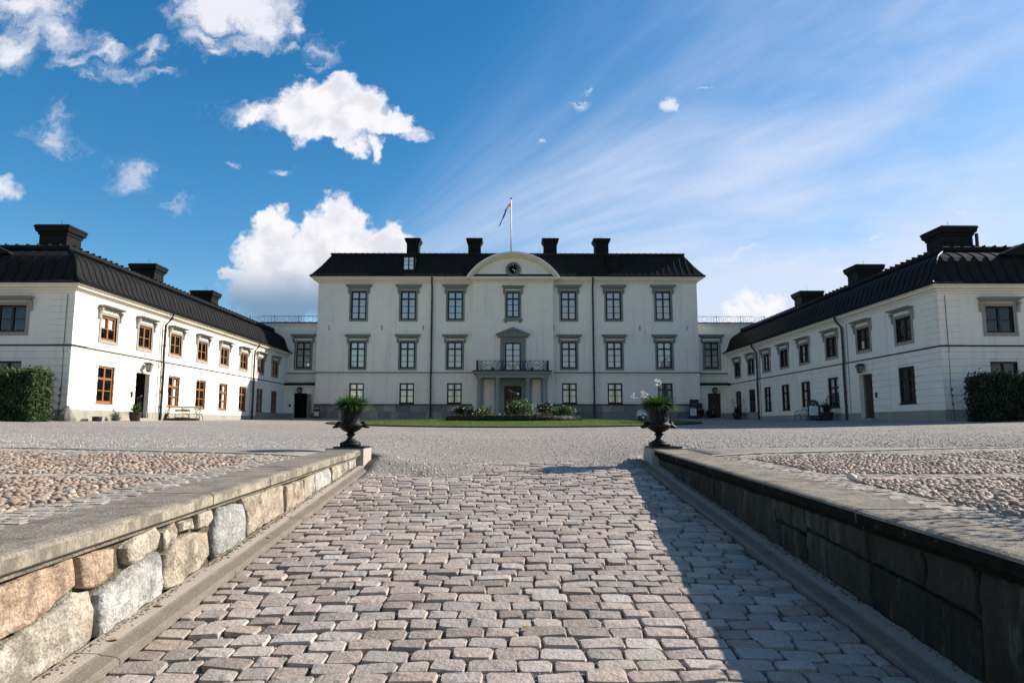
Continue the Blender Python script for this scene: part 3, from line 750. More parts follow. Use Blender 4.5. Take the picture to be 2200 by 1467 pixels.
# ------------------------------------------------------------------ the wings
WPR = [(0, 8.30), (.02, 8.36), (.22, 8.44), (.42, 8.62), (.57, 8.90), (.70, 9.32), (.82, 9.62), (1.02, 9.88), (1.30, 10.06), (1.62, 10.24), (1.93, 10.38)]
WTOP = [(1.93, 10.38), (1.86, 10.42), (1.84, 10.50), (1.86, 10.60), (1.95, 10.66), (2.1, 10.68), (4.5, 11.15)]
YA, YB = 32.35, 65.08                                   # eave ends
def make_wing(side, label, ycs, dooridx, pipes, chims, curt2, curtg, ground_from):
    s = side                                            # -1 left, +1 right ; inner wall x = s*21.03
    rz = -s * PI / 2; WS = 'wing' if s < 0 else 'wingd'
    L = (s * 25.05, 49, 1.9)
    b = thing('wing_building', label, 'wing building', L)
    fin = (lambda q, d, z: (s * (21.03 + d), q, z))
    ffr = (lambda q, d, z: (q, 32.8 + d, z))
    W2, H2, WG, HG = 1.40, 1.29, 1.50, 1.91
    op2 = [(y - W2 / 2, y + W2 / 2, 5.89, 7.18) for y in ycs]
    opg = [((y - WG / 2, y + WG / 2, 2.64, 4.55) if i != dooridx else (y - .74, y + .74, 1.9, 4.46)) for i, y in enumerate(ycs)]
    if s > 0 or True: opl = [o for o in opg]
    fx = s * 24.0; Wf = 1.36
    opf = [(fx - Wf / 2, fx + Wf / 2, 5.96, 7.27), (fx - Wf / 2, fx + Wf / 2, 2.64, 4.55)]
    fx2 = s * 27.6
    opf += [(fx2 - Wf / 2, fx2 + Wf / 2, 5.96, 7.27)]
    mb = MB()
    wall_face(mb, fin, 32.8, 66.0, 1.2, 8.25, op2 + opg)
    xs0, xs1 = sorted((s * 21.03, s * 29.1)); wall_face(mb, ffr, xs0, xs1, 1.2, 8.25, opf)
    mb.poly([(s * 29.1, 32.8, 1.2), (s * 29.1, 66, 1.2), (s * 29.1, 66, 8.25), (s * 29.1, 32.8, 8.25)])
    add(mb, 'wall', M_plaster, b)
    mb = MB()                                           # banded rustication of the ground floor, quoins above
    zs = [2.23 + i * .349 for i in range(9)]; zs[-1] = 5.0
    bands(mb, fin, 32.77, 66.0, zs, opg, .04, .045); 
    bands(mb, ffr, min(s * 21.01, s * 29.1), max(s * 21.01, s * 29.1), zs, opf, .04, .045)
    qz = [5.36 + i * .31 for i in range(9)]
    bands(mb, fin, 32.77, 34.1, qz, [], .04, .035); bands(mb, ffr, min(s * 21.01, s * 22.15), max(s * 21.01, s * 22.15), qz, [], .04, .035)
    add(mb, 'rustication', M_plaster, b)
    x0, x1 = sorted((s * 21.03, s * 29.1))
    mb = MB(); mb.rect_mould(x0, x1, 32.8, 66, [(.0, 7.86), (.03, 7.88), (.05, 7.98), (.12, 8.02), (.14, 8.10), (.30, 8.12), (.30, 8.2), (.40, 8.25), (.44, 8.29), (0, 8.30)]); add(mb, 'cornice', M_cornice, b)
    mb = MB(); mb.rect_mould(x0, x1, 32.8, 66, [(.0, 5.03), (.045, 5.035), (.045, 5.27), (0, 5.275)]); add(mb, 'belt_course', M_plaster, b)
    mb = MB(); mb.rect_mould(x0, x1, 32.8, 66, [(.0, 5.272), (.085, 5.285), (.085, 5.325), (0, 5.36)]); add(mb, 'belt_flashing', M_belt, b)
    mb = MB()
    dd = ycs[dooridx]
    for (ya, yb2, zt) in ((32.74, dd - .78, 2.215), (dd + .78, 57.2, 2.215), (57.2, 66, 2.60)):
        mb.box(min(s * 20.97, s * 21.2), max(s * 20.97, s * 21.2), ya, yb2, 1.2, zt)
    mb.box(x0 + (.0 if s < 0 else .2), x1 - (.2 if s < 0 else 0), 32.74, 32.95, 1.2, 2.214)
    po = add(mb, 'plinth', M_plinthw, b)
    y = 32.74
    while y < 57:                                       # facing blocks of the plinth
        y2 = y + random.uniform(1.1, 1.7)
        if not (y2 > dd - .8 and y < dd + .8):
            q = MB(); q.box(min(s * 20.955, s * 20.975), max(s * 20.955, s * 20.975), y, min(y2, 57.2) - .012, 1.2, 2.205); add(q, 'stone', M_plinthw, po, local=True)
        y = y2
    # roof: every tin panel with its standing seam is a piece
    ex0, ex1 = s * 20.55, s * 29.55
    mb = MB(); lo, hi = sorted((ex0, ex1))
    T = [(1.0, 8.29), (0, 8.30)]
    def ring4(t_, z): return [mb.vert(p) for p in ((lo + t_, YA + t_, z), (hi - t_, YA + t_, z), (hi - t_, YB, z), (lo + t_, YB, z))]
    rings = [ring4(a, z) for a, z in [(p[0] + .03, p[1] - .03) for p in WPR] + WTOP]
    for A, B in zip(rings, rings[1:]):
        for k in (0, 1, 3): mb.face((A[k], A[(k + 1) % 4], B[(k + 1) % 4], B[k]))
    roof = add(mb, 'roof', M_roof, b)
    step = .555; n = int((YB - YA) / step) + 1; cache = None
    def panel(fn, lim_a, lim_b, ua, ub):
        q = MB(); pa = []; pb = []
        for (t_, z) in WPR:
            pa.append((max(ua, lim_a(t_)), t_, z)); pb.append((max(min(ub, 1e9), lim_a(t_)), t_, z))
        if lim_b:
            pa = [(min(u, lim_b(t_)), t_, z) for u, t_, z in pa]; pb = [(min(u, lim_b(t_)), t_, z) for u, t_, z in pb]
        A = [q.vert(fn(*p)) for p in pa]; B = [q.vert(fn(*p)) for p in pb]
        for i in range(len(A) - 1): q.face((A[i], A[i + 1], B[i + 1], B[i]))
        S1 = []; S2 = []; S3 = []
        for i, (u, t_, z) in enumerate(pa):             # the standing seam
            dz = WPR[min(i + 1, len(WPR) - 1)][1] - WPR[max(i - 1, 0)][1]; dt = WPR[min(i + 1, len(WPR) - 1)][0] - WPR[max(i - 1, 0)][0]
            nn = math.hypot(dz, dt) or 1; oz, ot = dt / nn * .032, -dz / nn * .032
            S1.append(q.vert(fn(u - .014, t_ + ot, z + oz))); S2.append(q.vert(fn(u + .014, t_ + ot, z + oz))); S3.append(q.vert(fn(u + .016, t_, z)))
        for i in range(len(A) - 1):
            q.face((S1[i], S1[i + 1], S2[i + 1], S2[i])); q.face((A[i], A[i + 1], S1[i + 1], S1[i])); q.face((S2[i], S2[i + 1], S3[i + 1], S3[i]))
        return q
    fin_r = lambda u, t_, z: (ex0 + s * t_, u, z)
    for i in range(n):
        ua = YA + i * step; ub = min(ua + step, YB)
        q = panel(fin_r, lambda t_: YA + t_, None, ua, ub)
        if ua > YA + 2.0 and ub - ua > step - 1e-3:
            if cache is None: cache = (q.mesh('roof_panel', M_roof), ua)
            o = link('roof_panel', cache[0], roof, (0, ua - cache[1], 0))
        else: add(q, 'roof_panel', M_roof, roof, local=True)
    wdt = 9.0
    for i in range(16):
        ua = i * .58; ub = min(ua + .58, wdt)
        q = panel(lambda u, t_, z: (ex0 + s * u, YA + t_, z), lambda t_: t_, lambda t_: wdt - t_, ua, ub)
        add(q, 'roof_panel', M_roof, roof, local=True)
    mb = MB()
    mb.tube([(ex0 + s * t_, YA + t_, z + .02) for t_, z in WPR], .045, 5)
    for i in range(56): y = YA + 2.3 + i * .55; xa, xb = sorted((ex0 + s * 1.83, ex0 + s * 4.4)); mb.box(xa, xb, y, y + .04, 10.62, 10.72)
    for i in range(9): x = ex0 + s * (2.4 + i * .55); mb.box(x - .02, x + .02, YA + 1.84, YA + 4.4, 10.62, 10.71)
    mb.box(min(ex0 - s * .03, ex0 + s * .05), max(ex0 - s * .03, ex0 + s * .05), YA, YB, 8.29, 8.345); mb.box(lo, hi, YA - .03, YA + .05, 8.288, 8.343)
    add(mb, 'ridge_trim', M_roof, roof, local=True)
    for (ya, yb2, xi, zt, wx) in chims:
        xa, xb = sorted((s * xi, s * (xi + wx)))
        o, cp = chimney(b, xa, xb, ya, yb2, 10.3, zt); add(cp, 'chimney_cap', M_roof, o, local=True); o.location = tuple(-x for x in L)
    if s > 0:
        mb = MB(); mb.tube([(s * 25.9, 36.6, 10.6), (s * 25.9, 36.6, 12.0)], .09, 8); mb.tube([(s * 25.6, 36.6, 11.3), (s * 25.9, 36.6, 11.3)], .03, 4); add(mb, 'vent_pipe', M_pipe, b)
    # front dormer gable on the hip end
    xg = s * 26.4; mb = MB(); mb.box(xg - 1.1, xg + 1.1, 33.4, 36, 9.2, 9.95); mb.prism([(xg - 1.65, 9.95), (xg + 1.65, 9.95), (xg + 1.65, 10.03), (xg, 10.75), (xg - 1.65, 10.03)], 1, 33.2, 36.5)
    add(mb, 'dormer', M_roof, b)
    # windows
    for i, y in enumerate(ycs):
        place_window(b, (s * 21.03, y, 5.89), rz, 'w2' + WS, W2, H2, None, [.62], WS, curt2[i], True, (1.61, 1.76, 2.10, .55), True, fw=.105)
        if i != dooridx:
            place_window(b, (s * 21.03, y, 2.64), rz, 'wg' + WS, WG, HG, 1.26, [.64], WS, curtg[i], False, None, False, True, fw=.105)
    place_window(b, (fx, 32.8, 5.96), 0, 'wf2', Wf, 1.31, None, [.64], 'front', None, True, (1.52, 1.72, 2.1, .5), True, fw=.09)
    place_window(b, (fx, 32.8, 2.64), 0, 'wf1', Wf, HG, 1.26, [.64], 'front', None, False, None, False, True, fw=.09)
    place_window(b, (fx2, 32.8, 5.96), 0, 'wf2', Wf, 1.31, None, [.64], 'front', None, True, (1.52, 1.72, 2.1, .5), True, fw=.09)
    # keystone-shaped lintel joints above the ground-floor windows
    # door
    y = dd; f = fin
    def bx(mb, q0, q1, d0, d1, z0, z1):
        xa, xb = sorted((s * (21.03 + d0), s * (21.03 + d1))); mb.box(xa, xb, q0, q1, z0, z1)
    mb = MB()
    if s < 0:                                           # open door: dark passage, leaf swung inwards
        bx(mb, y - .72, y - .66, .05, .95, 1.95, 4.30); do = add(mb, 'door', M_sash, b)
        mb = MB(); bx(mb, y - .655, y - .645, .62, .66, 3.0, 3.15); bx(mb, y - .645, y - .60, .60, .68, 3.06, 3.10); add(mb, 'handle', M_pipe, do, local=True)
    else:
        bx(mb, y - .66, y + .66, .30, .36, 1.95, 4.40)
        for k in range(2):
            for z in (2.1, 2.8, 3.6): bx(mb, y - .58 + k * .62, y - .04 + k * .62, .28, .30, z, z + .55)
        do = add(mb, 'door', M_brown, b); mb = MB(); bx(mb, y - .60, y - .54, .25, .29, 3.0, 3.2); add(mb, 'handle', M_gilt, do, local=True)
    mb = MB()                                           # passage / reveal
    D = 2.2 if s < 0 else .5
    fr = lambda q, d, z: fin(q, d, z)
    for quad in (((y - .74, .22, 1.9), (y - .74, D, 1.9), (y - .74, D, 4.46), (y - .74, .22, 4.46)), ((y + .74, .22, 1.9), (y + .74, D, 1.9), (y + .74, D, 4.46), (y + .74, .22, 4.46)),
                 ((y - .74, .22, 4.46), (y + .74, .22, 4.46), (y + .74, D, 4.46), (y - .74, D, 4.46)), ((y - .74, D, 1.9), (y + .74, D, 1.9), (y + .74, D, 4.46), (y - .74, D, 4.46)), ((y - .74, .0, 1.93), (y + .74, .0, 1.93), (y + .74, D, 1.93), (y - .74, D, 1.93))):
        mb.poly([fin(*p) for p in quad])
    add(mb, 'doorway', M_dark if s < 0 else M_trim, b)
    mb = MB(); bx(mb, y - .95, y + .95, -.35, .1, 1.3, 1.90); bx(mb, y - 1.2, y + 1.2, -.7, -.35, 1.3, 1.78); add(mb, 'doorstep', M_plinthw, b)
    mb = MB(); bx(mb, y - .85, y + .85, -.05, .02, 4.462, 4.53); add(mb, 'door_hood', M_plaster, b)
    # lantern over the door
    mb = MB(); ly = y; lx = 21.03 - .34
    def lan(mb, r0, z0, r1, z1):
        v = [mb.vert((s * lx + a * r, ly + c * r, z)) for (r, z) in ((r0, z0), (r1, z1)) for (a, c) in ((-1, -1), (1, -1), (1, 1), (-1, 1))]
        for k in range(4): mb.face((v[k], v[(k + 1) % 4], v[4 + (k + 1) % 4], v[4 + k]))
        mb.face(v[:4]); mb.face(v[4:])
    lan(mb, .19, 4.96, .07, 5.08); lan(mb, .10, 4.58, .07, 4.52); mb.box(min(s * 21.03, s * lx), max(s * 21.03, s * lx), ly - .03, ly + .03, 5.03, 5.08)
    for a in (-1, 1):
        for c in (-1, 1): mb.tube([(s * lx + a * .10, ly + c * .10, 4.58), (s * lx + a * .165, ly + c * .165, 4.96)], .014, 4)
    lo_ = add(mb, 'lantern', M_iron, b); mb = MB(); lan(mb, .09, 4.585, .15, 4.955); add(mb, 'lantern_glass', M_lglass, lo_, local=True)
    mb = MB(); bx(mb, y - 1.20, y - 1.02, -.08, .0, 3.05, 3.35); add(mb, 'door_intercom', M_pipe, b)
    # downpipes
    for yp in pipes:
        mb = MB(); mb.tube([(s * 20.58, yp + .25, 8.27), (s * 20.6, yp + .22, 8.05), (s * 20.88, yp, 7.55), (s * 20.90, yp, 5.5), (s * 20.86, yp, 5.2), (s * 20.88, yp, 1.75)], .075, 8)
        for z in (7.2, 6.3, 4.4, 3.5, 2.6): mb.tube([(s * 20.89, yp, z - .04), (s * 20.89, yp, z + .04)], .095, 8)
        add(mb, 'downpipe', M_pipe, b)
        mb = MB(); mb.tube([(s * 20.97, yp - .42, 7.75), (s * 20.97, yp - .42, 5.4), (s * 20.93, yp - .42, 5.2), (s * 20.97, yp - .42, 4.9), (s * 20.97, yp - .42, 1.8)], .025, 6); add(mb, 'lightning_cable', M_plinth, b)
    # corner cable on the front
    mb = MB(); x = s * 21.35; mb.tube([(x, 32.74, 7.8), (x, 32.74, 5.4), (x, 32.68, 5.25), (x, 32.76, 5.0), (x - s * .04, 32.74, 3.2), (x + s * .02, 32.72, 1.7)], .014, 5)
    for z in (3.2, 2.9, 2.5): mb.tube([(x, 32.72, z - .05), (x, 32.72, z + .05)], .035, 6)
    add(mb, 'corner_cable', M_pipe, b)
    return b
YL_ = [35.77, 39.38, 43.07, 46.87, 50.56, 54.28, 57.99, 61.6]
YR_ = [35.8, 39.93, 43.95, 48.05, 51.6, 55.15, 58.7, 62.2]
make_wing(-1, 'low white wing on the left with sunlit courtyard front and orange window frames', YL_, 1, [41.4, 56.2],
          [(36.35, 37.6, 24.0, 12.32, 1.5), (45.6, 46.85, 24.0, 12.38, 1.5), (54.6, 55.9, 24.0, 12.32, 1.5)], ['half', None, None, None, None, None, 'side', 'full'], [None, None, 'low', None, 'low', None, 'full', None], 0)
make_wing(1, 'low white wing on the right with shaded courtyard front and dark windows', YR_, 1, [42.2, 57.0],
          [(36.35, 37.9, 23.9, 12.35, 1.6), (45.6, 47.0, 23.9, 12.4, 1.6), (54.6, 56.0, 23.9, 12.35, 1.6)], [None, 'low', None, 'side', None, 'full', 'side', None], [None, None, 'half', 'side', 'side', 'full', None, None], 0)

# ------------------------------------------------------------------ links between palace and wings
def make_link(s, label):
    L = (s * 20, 66, 2.1); b = thing('link_building', label, 'link building', L)
    f1 = lambda q, d, z: (q, 65.1 + d, z); f2 = lambda q, d, z: (q, 64.4 + d, z)
    wx = s * 19.56; xs0, xs1 = sorted((s * 17.9, s * 24.5))
    mb = MB(); wall_face(mb, f1, xs0, xs1, 4.8, 11.0, [(wx - .69, wx + .69, 6.88, 9.39)])
    dx = s * 19.46; ya, yb = sorted((s * 17.9, s * 21.02))
    wall_face(mb, f2, ya, yb, 1.8, 5.15, [(dx - .62, dx + .62, 2.1, 4.47)])
    add(mb, 'wall', M_plaster, b)
    mb = MB(); mb.box(xs0, xs1, 65.02, 65.3, 10.98, 11.2); mb.box(xs0, xs1, 65.2, 72, 11.0, 11.18); add(mb, 'cornice', M_cornice, b)
    mb = MB(); mb.box(xs0, xs1, 64.93, 65.4, 11.203, 11.28); add(mb, 'roof_flashing', M_belt, b)
    mb = MB(); mb.box(ya, yb, 65.03, 65.13, 6.17, 6.34); add(mb, 'belt_course', M_plaster, b)
    mb = MB(); mb.box(ya, yb, 64.97, 65.13, 6.343, 6.42); add(mb, 'belt_flashing', M_belt, b)
    mb = MB(); mb.prism([(64.1, 5.22), (65.12, 5.22), (65.12, 5.52), (64.1, 5.36)], 0, ya, yb); add(mb, 'porch_roof', M_roof, b)
    mb = MB(); mb.box(ya, yb, 64.22, 64.5, 5.0, 5.2); add(mb, 'porch_cornice', M_cornice, b)
    mb = MB(); bands(mb, f2, ya, yb, [2.62 + i * .34 for i in range(8)], [(dx - .62, dx + .62, 2.1, 4.47)], .035, .04); add(mb, 'rustication', M_plaster, b)
    mb = MB(); mb.box(ya, dx - .64, 64.34, 64.42, 1.7, 2.60); add(mb, 'plinth', M_plinthw, b)
    mb = MB(); mb.box(dx + .64, yb, 64.34, 64.42, 1.7, 2.60); add(mb, 'plinth', M_plinthw, b)
    place_window(b, (wx, 65.1, 6.88), 0, 'pal2', PW2, 2.51, 1.83, [.64, 1.22], 'palace', 'full', True, (2.86, 3.24, 2.42, .42), True)
    mb = MB(); D = 66.0
    for q in (((dx - .62, 64.62, 2.1), (dx - .62, D, 2.1), (dx - .62, D, 4.47), (dx - .62, 64.62, 4.47)), ((dx + .62, 64.62, 2.1), (dx + .62, D, 2.1), (dx + .62, D, 4.47), (dx + .62, 64.62, 4.47)), ((dx - .62, D, 2.1), (dx + .62, D, 2.1), (dx + .62, D, 4.47), (dx - .62, D, 4.47)), ((dx - .62, 64.62, 4.47), (dx + .62, 64.62, 4.47), (dx + .62, D, 4.47), (dx - .62, D, 4.47)), ((dx - .62, 64.4, 2.16), (dx + .62, 64.4, 2.16), (dx + .62, D, 2.16), (dx - .62, D, 2.16))): mb.poly(q)
    add(mb, 'doorway', M_dark, b)
    if s < 0:
        M_leaf = material('grey_door_paint', (.21, .24, .22), .6)
        mb = MB(); xx = dx + .62; mb.prism([(xx + .0, 64.36), (xx + .42, 63.98), (xx + .46, 64.02), (xx + .04, 64.40)], 2, 2.17, 4.40)
        for z in (2.4, 3.1, 3.75): mb.prism([(xx + .07, 64.27), (xx + .35, 64.02), (xx + .36, 64.035), (xx + .08, 64.285)], 2, z, z + .5)
        do = add(mb, 'door', M_leaf, b)
        mb = MB(); mb.box(dx - 1.05, dx - .88, 64.30, 64.38, 3.2, 3.45); add(mb, 'door_intercom', M_pipe, b)
    else:
        mb = MB()
        for k in (0, 1):
            mb.box(dx - .60 + k * .61, dx - .01 + k * .61, 64.56, 64.6, 2.17, 4.45)
            for z in (2.35, 3.0, 3.7): mb.box(dx - .5 + k * .61, dx - .11 + k * .61, 64.54, 64.56, z, z + .5)
        do = add(mb, 'door', M_brown, b); mb = MB(); mb.box(dx - .06, dx - .03, 64.5, 64.56, 3.1, 3.3); add(mb, 'handle', M_gilt, do, local=True)
    mb = MB(); lx = dx - .02; ly = 64.06
    v = lambda r, z: [mb.vert((lx + a * r, ly + c * r, z)) for (a, c) in ((-1, -1), (1, -1), (1, 1), (-1, 1))]
    A, B = v(.24, 4.88), v(.1, 5.02); [mb.face((A[k], A[(k + 1) % 4], B[(k + 1) % 4], B[k])) for k in range(4)]; mb.face(A); mb.face(B)
    A, B = v(.13, 4.46), v(.10, 4.40); [mb.face((A[k], A[(k + 1) % 4], B[(k + 1) % 4], B[k])) for k in range(4)]; mb.face(A); mb.face(B)
    for a in (-1, 1):
        for c in (-1, 1): mb.tube([(lx + a * .13, ly + c * .13, 4.46), (lx + a * .22, ly + c * .22, 4.88)], .018, 4)
    mb.box(lx - .03, lx + .03, ly, 64.4, 4.93, 4.97)
    lo_ = add(mb, 'lantern', M_iron, b); mb = MB(); A, B = v(.115, 4.465), v(.2, 4.875); [mb.face((A[k], A[(k + 1) % 4], B[(k + 1) % 4], B[k])) for k in range(4)]; add(mb, 'lantern_glass', M_lglass, lo_, local=True)
    # parapet railing of circles and drops
    mb = MB(); y = 65.0; za, zb = 11.30, 11.92; X0, X1 = sorted((s * 18.02, s * 23.6))
    mb.box(X0, X1, y - .015, y + .015, zb - .03, zb); mb.box(X0, X1, y - .015, y + .015, za, za + .025)
    period = 2.8; per = [k for k in range(3)]
    for k in range(3):
        xo = (18.05 + k * 2.32); 
        X = lambda d: s * (xo + d)
        for d in (0, 2.32 - .5): mb.tube([(X(d), y, 11.2), (X(d), y, zb)], .02, 4)
        zm = (za + zb) / 2
        ring(mb, X(.91), zm, .27, .27, y, .014, 18)
        for d in (.32, 1.5): mb.tube([(X(d) + .12 * math.sin(a) * (1 - .45 * math.cos(a)), y, zm - .03 - .25 * math.cos(a)) for a in np.linspace(0, 2 * PI, 15)[:-1]], .013, 4, True)
        mb.tube([(X(2.07), y, za), (X(2.07), y, zb)], .018, 4); ring(mb, X(2.07), zb - .1, .1, .03, y, .018, 8); ring(mb, X(2.07), za + .1, .1, .05, y, .014, 8)
        for d in (.1, .6, 1.2, 1.75): mb.tube([(X(d) - .1, y, zb - .05), (X(d), y, zb - .13), (X(d) + .1, y, zb - .05)], .01, 4)
    add(mb, 'parapet_railing', M_iron, b)
    return b
make_link(-1, 'narrow two storey link left of the palace with an open grey door')
make_link(1, 'narrow two storey link right of the palace with a closed dark door')

# ------------------------------------------------------------------ ground
M_gravel = material('gravel', (.33, .295, .26), .95, var=.22, vscale=.28, fine=(48, .62), bump=.03, bscale=46, spec=.1, stain=[(11, .42, .66, (.22, .205, .195), .5), (19, .56, .68, (.46, .43, .39), .55), (150, .58, .66, (.16, .155, .15), .75), (120, .60, .68, (.72, .68, .64), .6)])
M_dirt = material('joint_grit', (.115, .10, .086), .95, var=.25, vscale=6, fine=(90, .55), bump=.012, bscale=110, spec=.05, stain=[(70, .56, .66, (.42, .38, .34), .8), (2.6, .60, .72, (.07, .09, .04), .5)])
M_cobble = material('cobblestone', (.35, .31, .28), .62, rnd=[(.375, .305, .25), (.39, .33, .28), (.355, .295, .25), (.375, .295, .235), (.405, .35, .30), (.365, .325, .285), (.39, .32, .265), (.43, .39, .345), (.36, .29, .24)], var=.2, vscale=14, fine=(110, .34), bump=.014, bscale=24, spec=.2, stain=[(14, .54, .68, (.19, .165, .14), .5), (30, .64, .72, (.52, .5, .46), .35)])
M_wallst = material('wall_stone', (.4, .34, .26), .9, rnd=[(.40, .31, .20), (.50, .47, .42), (.46, .37, .25), (.44, .27, .17), (.40, .36, .28), (.48, .42, .31), (.36, .35, .33)], var=.26, vscale=6, fine=(75, .32), bump=.02, bscale=22, spec=.1, stain=[(5, .50, .72, (.15, .135, .11), .6), (9, .60, .72, (.62, .60, .55), .45)])
M_cope = material('coping_granite', (.255, .222, .178), .85, var=.28, vscale=4, fine=(85, .45), bump=.012, bscale=45, spec=.15, stain=[(5, .44, .62, (.12, .11, .09), .8), (24, .62, .7, (.44, .36, .22), .55), (3, .58, .72, (.22, .21, .18), .5)])
M_kerb = material('kerb_granite', (.38, .33, .28), .8, var=.1, vscale=4, fine=(130, .25), bump=.004, bscale=70, spec=.2, stain=[(12, .62, .75, (.18, .165, .15), .4)])
M_gutter = material('worn_kerb_edge', (.20, .17, .14), .85, var=.2, vscale=6, fine=(110, .35), bump=.005, bscale=60, spec=.1)
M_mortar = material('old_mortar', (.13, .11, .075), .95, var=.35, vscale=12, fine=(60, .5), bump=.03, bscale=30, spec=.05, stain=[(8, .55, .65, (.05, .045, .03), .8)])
M_shademortar = material('shaded_mortar', (.05, .05, .035), .95, var=.4, vscale=10, fine=(60, .5), bump=.02, bscale=30, spec=.05)  # right wall mortar, its shade put into the colour
M_pebble = material('field_pebble', (.4, .33, .27), .7, rnd=[(.34, .245, .17), (.38, .315, .245), (.27, .195, .145), (.35, .22, .15), (.29, .245, .21), (.41, .355, .29), (.31, .205, .145), (.21, .175, .145), (.37, .27, .19)], var=.1, vscale=30, fine=(160, .15), bump=.003, bscale=80, spec=.25)
M_sett = material('granite_sett', (.34, .31, .27), .8, rnd=[(.34, .30, .255), (.37, .33, .285), (.32, .285, .245), (.35, .305, .255), (.39, .35, .30)], var=.15, vscale=8, fine=(120, .3), bump=.006, bscale=60, spec=.15, stain=[(5, .56, .7, (.17, .155, .13), .5)])

M_sand = material('joint_sand', (.27, .235, .19), .95, var=.25, vscale=6, fine=(90, .5), bump=.01, bscale=110, spec=.05, stain=[(3, .56, .7, (.12, .115, .08), .6)])
def grid_mesh(xs, ys, fz, skip=None):
    mb = MB(); idx = {}
    for j, y in enumerate(ys):
        for i, x in enumerate(xs): idx[i, j] = mb.vert((x, y, fz(x, y)))
    for j in range(len(ys) - 1):
        for i in range(len(xs) - 1):
            if skip and skip((xs[i] + xs[i + 1]) / 2, (ys[j] + ys[j + 1]) / 2): continue
            mb.face((idx[i, j], idx[i + 1, j], idx[i + 1, j + 1], idx[i, j + 1]))
    return mb
def spread(lst): return sorted(set(round(v, 3) for v in lst))
xs = spread([-2500, -600, -150, -60, 60, 150, 600, 2500] + list(np.arange(-45, 45.1, 3)) + list(np.arange(-12, 12.1, .75)) + list(np.arange(-2.6, 2.61, .2)) + [-2.12, 2.12])
ys = spread([-2500, -300, -60, -20, -8, -4] + list(np.arange(-4, 8, 1.0)) + list(np.arange(8, 14, .25)) + list(np.arange(14, 30, 1)) + list(np.arange(30, 76, 2)) + [75, 110, 300, 900, 3000])
def ground_z(x, y):
    z = court(max(-60, min(60, x)), max(-4, min(75, y)))
    if y <= 10.5 and abs(x) < 2.6:
        m = .030 * vnoise(x, y, 2.3, 5) - .035 + .11 * max(0, min(1, (y - 9.15 + .25 * vnoise(x, y, 1.4, 2) + (.55 if x < -.2 else (-.55 if x < 1.0 else -.1))) / 1.2))
        z = min(z, ramp_z(y) + m) if abs(x) < 2.1 else -.4
    if 2.4 < abs(x) < 8.7 and y < 8.05 + .30 * abs(x) - .12: z -= .07
    if y <= -3.9 and abs(x) < 2.7: z = -.42
    return z
gm = grid_mesh(xs, ys, ground_z, lambda x, y: abs(x) < 2.5 and y < 8.0 or (2.1 < abs(x) < 2.5 and y < 10.4))
struct(gm, 'gravel_court', M_gravel, True)
# ---- ramp
camber = lambda x: .030 * max(0, 1 - (x / 1.93) ** 2)
mb = grid_mesh(list(np.linspace(-2.1, 2.1, 29)), list(np.arange(-3.5, 10.31, .23)), lambda x, y: ramp_z(y) + camber(x) - .017 + .004 * vnoise(x, y, 4, 1) + .012 * vnoise(x, y, 1.1, 3))
ramp = struct(mb, 'ramp', M_dirt, True)
def stone_pts(w, d, n, rr, jit):
    """rounded rectangle with uneven corners"""
    pts = []; m = min(w, d)
    for (sx, sy) in ((1, -1), (1, 1), (-1, 1), (-1, -1)):
        r = m * rr.uniform(.10, .26); cxx, cyy = sx * w / 2, sy * d / 2; ja, jb = rr.uniform(-jit, jit) * m, rr.uniform(-jit, jit) * m
        p1 = (cxx - sx * r + ja * .5, cyy + jb); p2 = (cxx + ja, cyy - sy * r + jb * .5); p0 = (cxx - sx * r * .28 + ja, cyy - sy * r * .28 + jb)
        pts += [p2, p0, p1] if sx * sy > 0 else [p1, p0, p2]
    return pts
def add_cobble(mb, c, w, d, h, rr, rot=0, tilt=(0, 0), n=10, jit=.05, dome=.012, bev=.12, zf=None):
    pts = stone_pts(w, d, n, rr, jit); cr, sr = math.cos(rot), math.sin(rot)
    def P(x, y, z):
        X = x * cr - y * sr; Y = x * sr + y * cr
        return (c[0] + X, c[1] + Y, c[2] + z + X * tilt[0] + Y * tilt[1])
    base = [mb.vert(P(x * 1.0, y * 1.0, -h)) for x, y in pts]
    edge = [mb.vert(P(x, y, -.014 + rr.uniform(-.004, .004))) for x, y in pts]
    top = [mb.vert(P(x * (1 - bev), y * (1 - bev * 1.3), rr.uniform(-.0025, .0025))) for x, y in pts]
    cc = mb.vert(P(rr.uniform(-.1, .1) * w, rr.uniform(-.1, .1) * d, dome + rr.uniform(-.003, .004)))
    m = len(pts)
    for k in range(m):
        j = (k + 1) % m
        mb.face((base[k], base[j], edge[j], edge[k])); mb.face((edge[k], edge[j], top[j], top[k])); mb.face((top[k], top[j], cc))
rr = random.Random(3)
protos = []
for k in range(14):
    q = MB(); add_cobble(q, (0, 0, 0), .19, .122, .09, rr, n=12, jit=.06, dome=.005, bev=.055); protos.append(q.mesh('cobblestone', M_cobble, True, sharp=32))
spots = []
y = 2.45; row = 0
while y < 10.75:
    d = .134 * rr.uniform(.88, 1.12); x = -1.93 + rr.uniform(-.0, .0); off = rr.uniform(.07, .2); first = True
    while x < 1.90:
        wd = off if first and row % 2 else rr.uniform(.155, .25); first = False
        wd = min(wd, 1.925 - x)
        if wd > .06:
            xm = x + wd / 2; ym = y + d / 2 + .035 * math.sin(xm * 1.1 + y * .4) + .02 * math.sin(xm * 2.7 + y) + .012 * xm
            spots.append((xm, ym, wd - .013, d - .011, camber(xm)))
        x += wd
    y += d; row += 1
spots.sort(key=lambda p: p[1])
stuff = MB(); cnt = 0
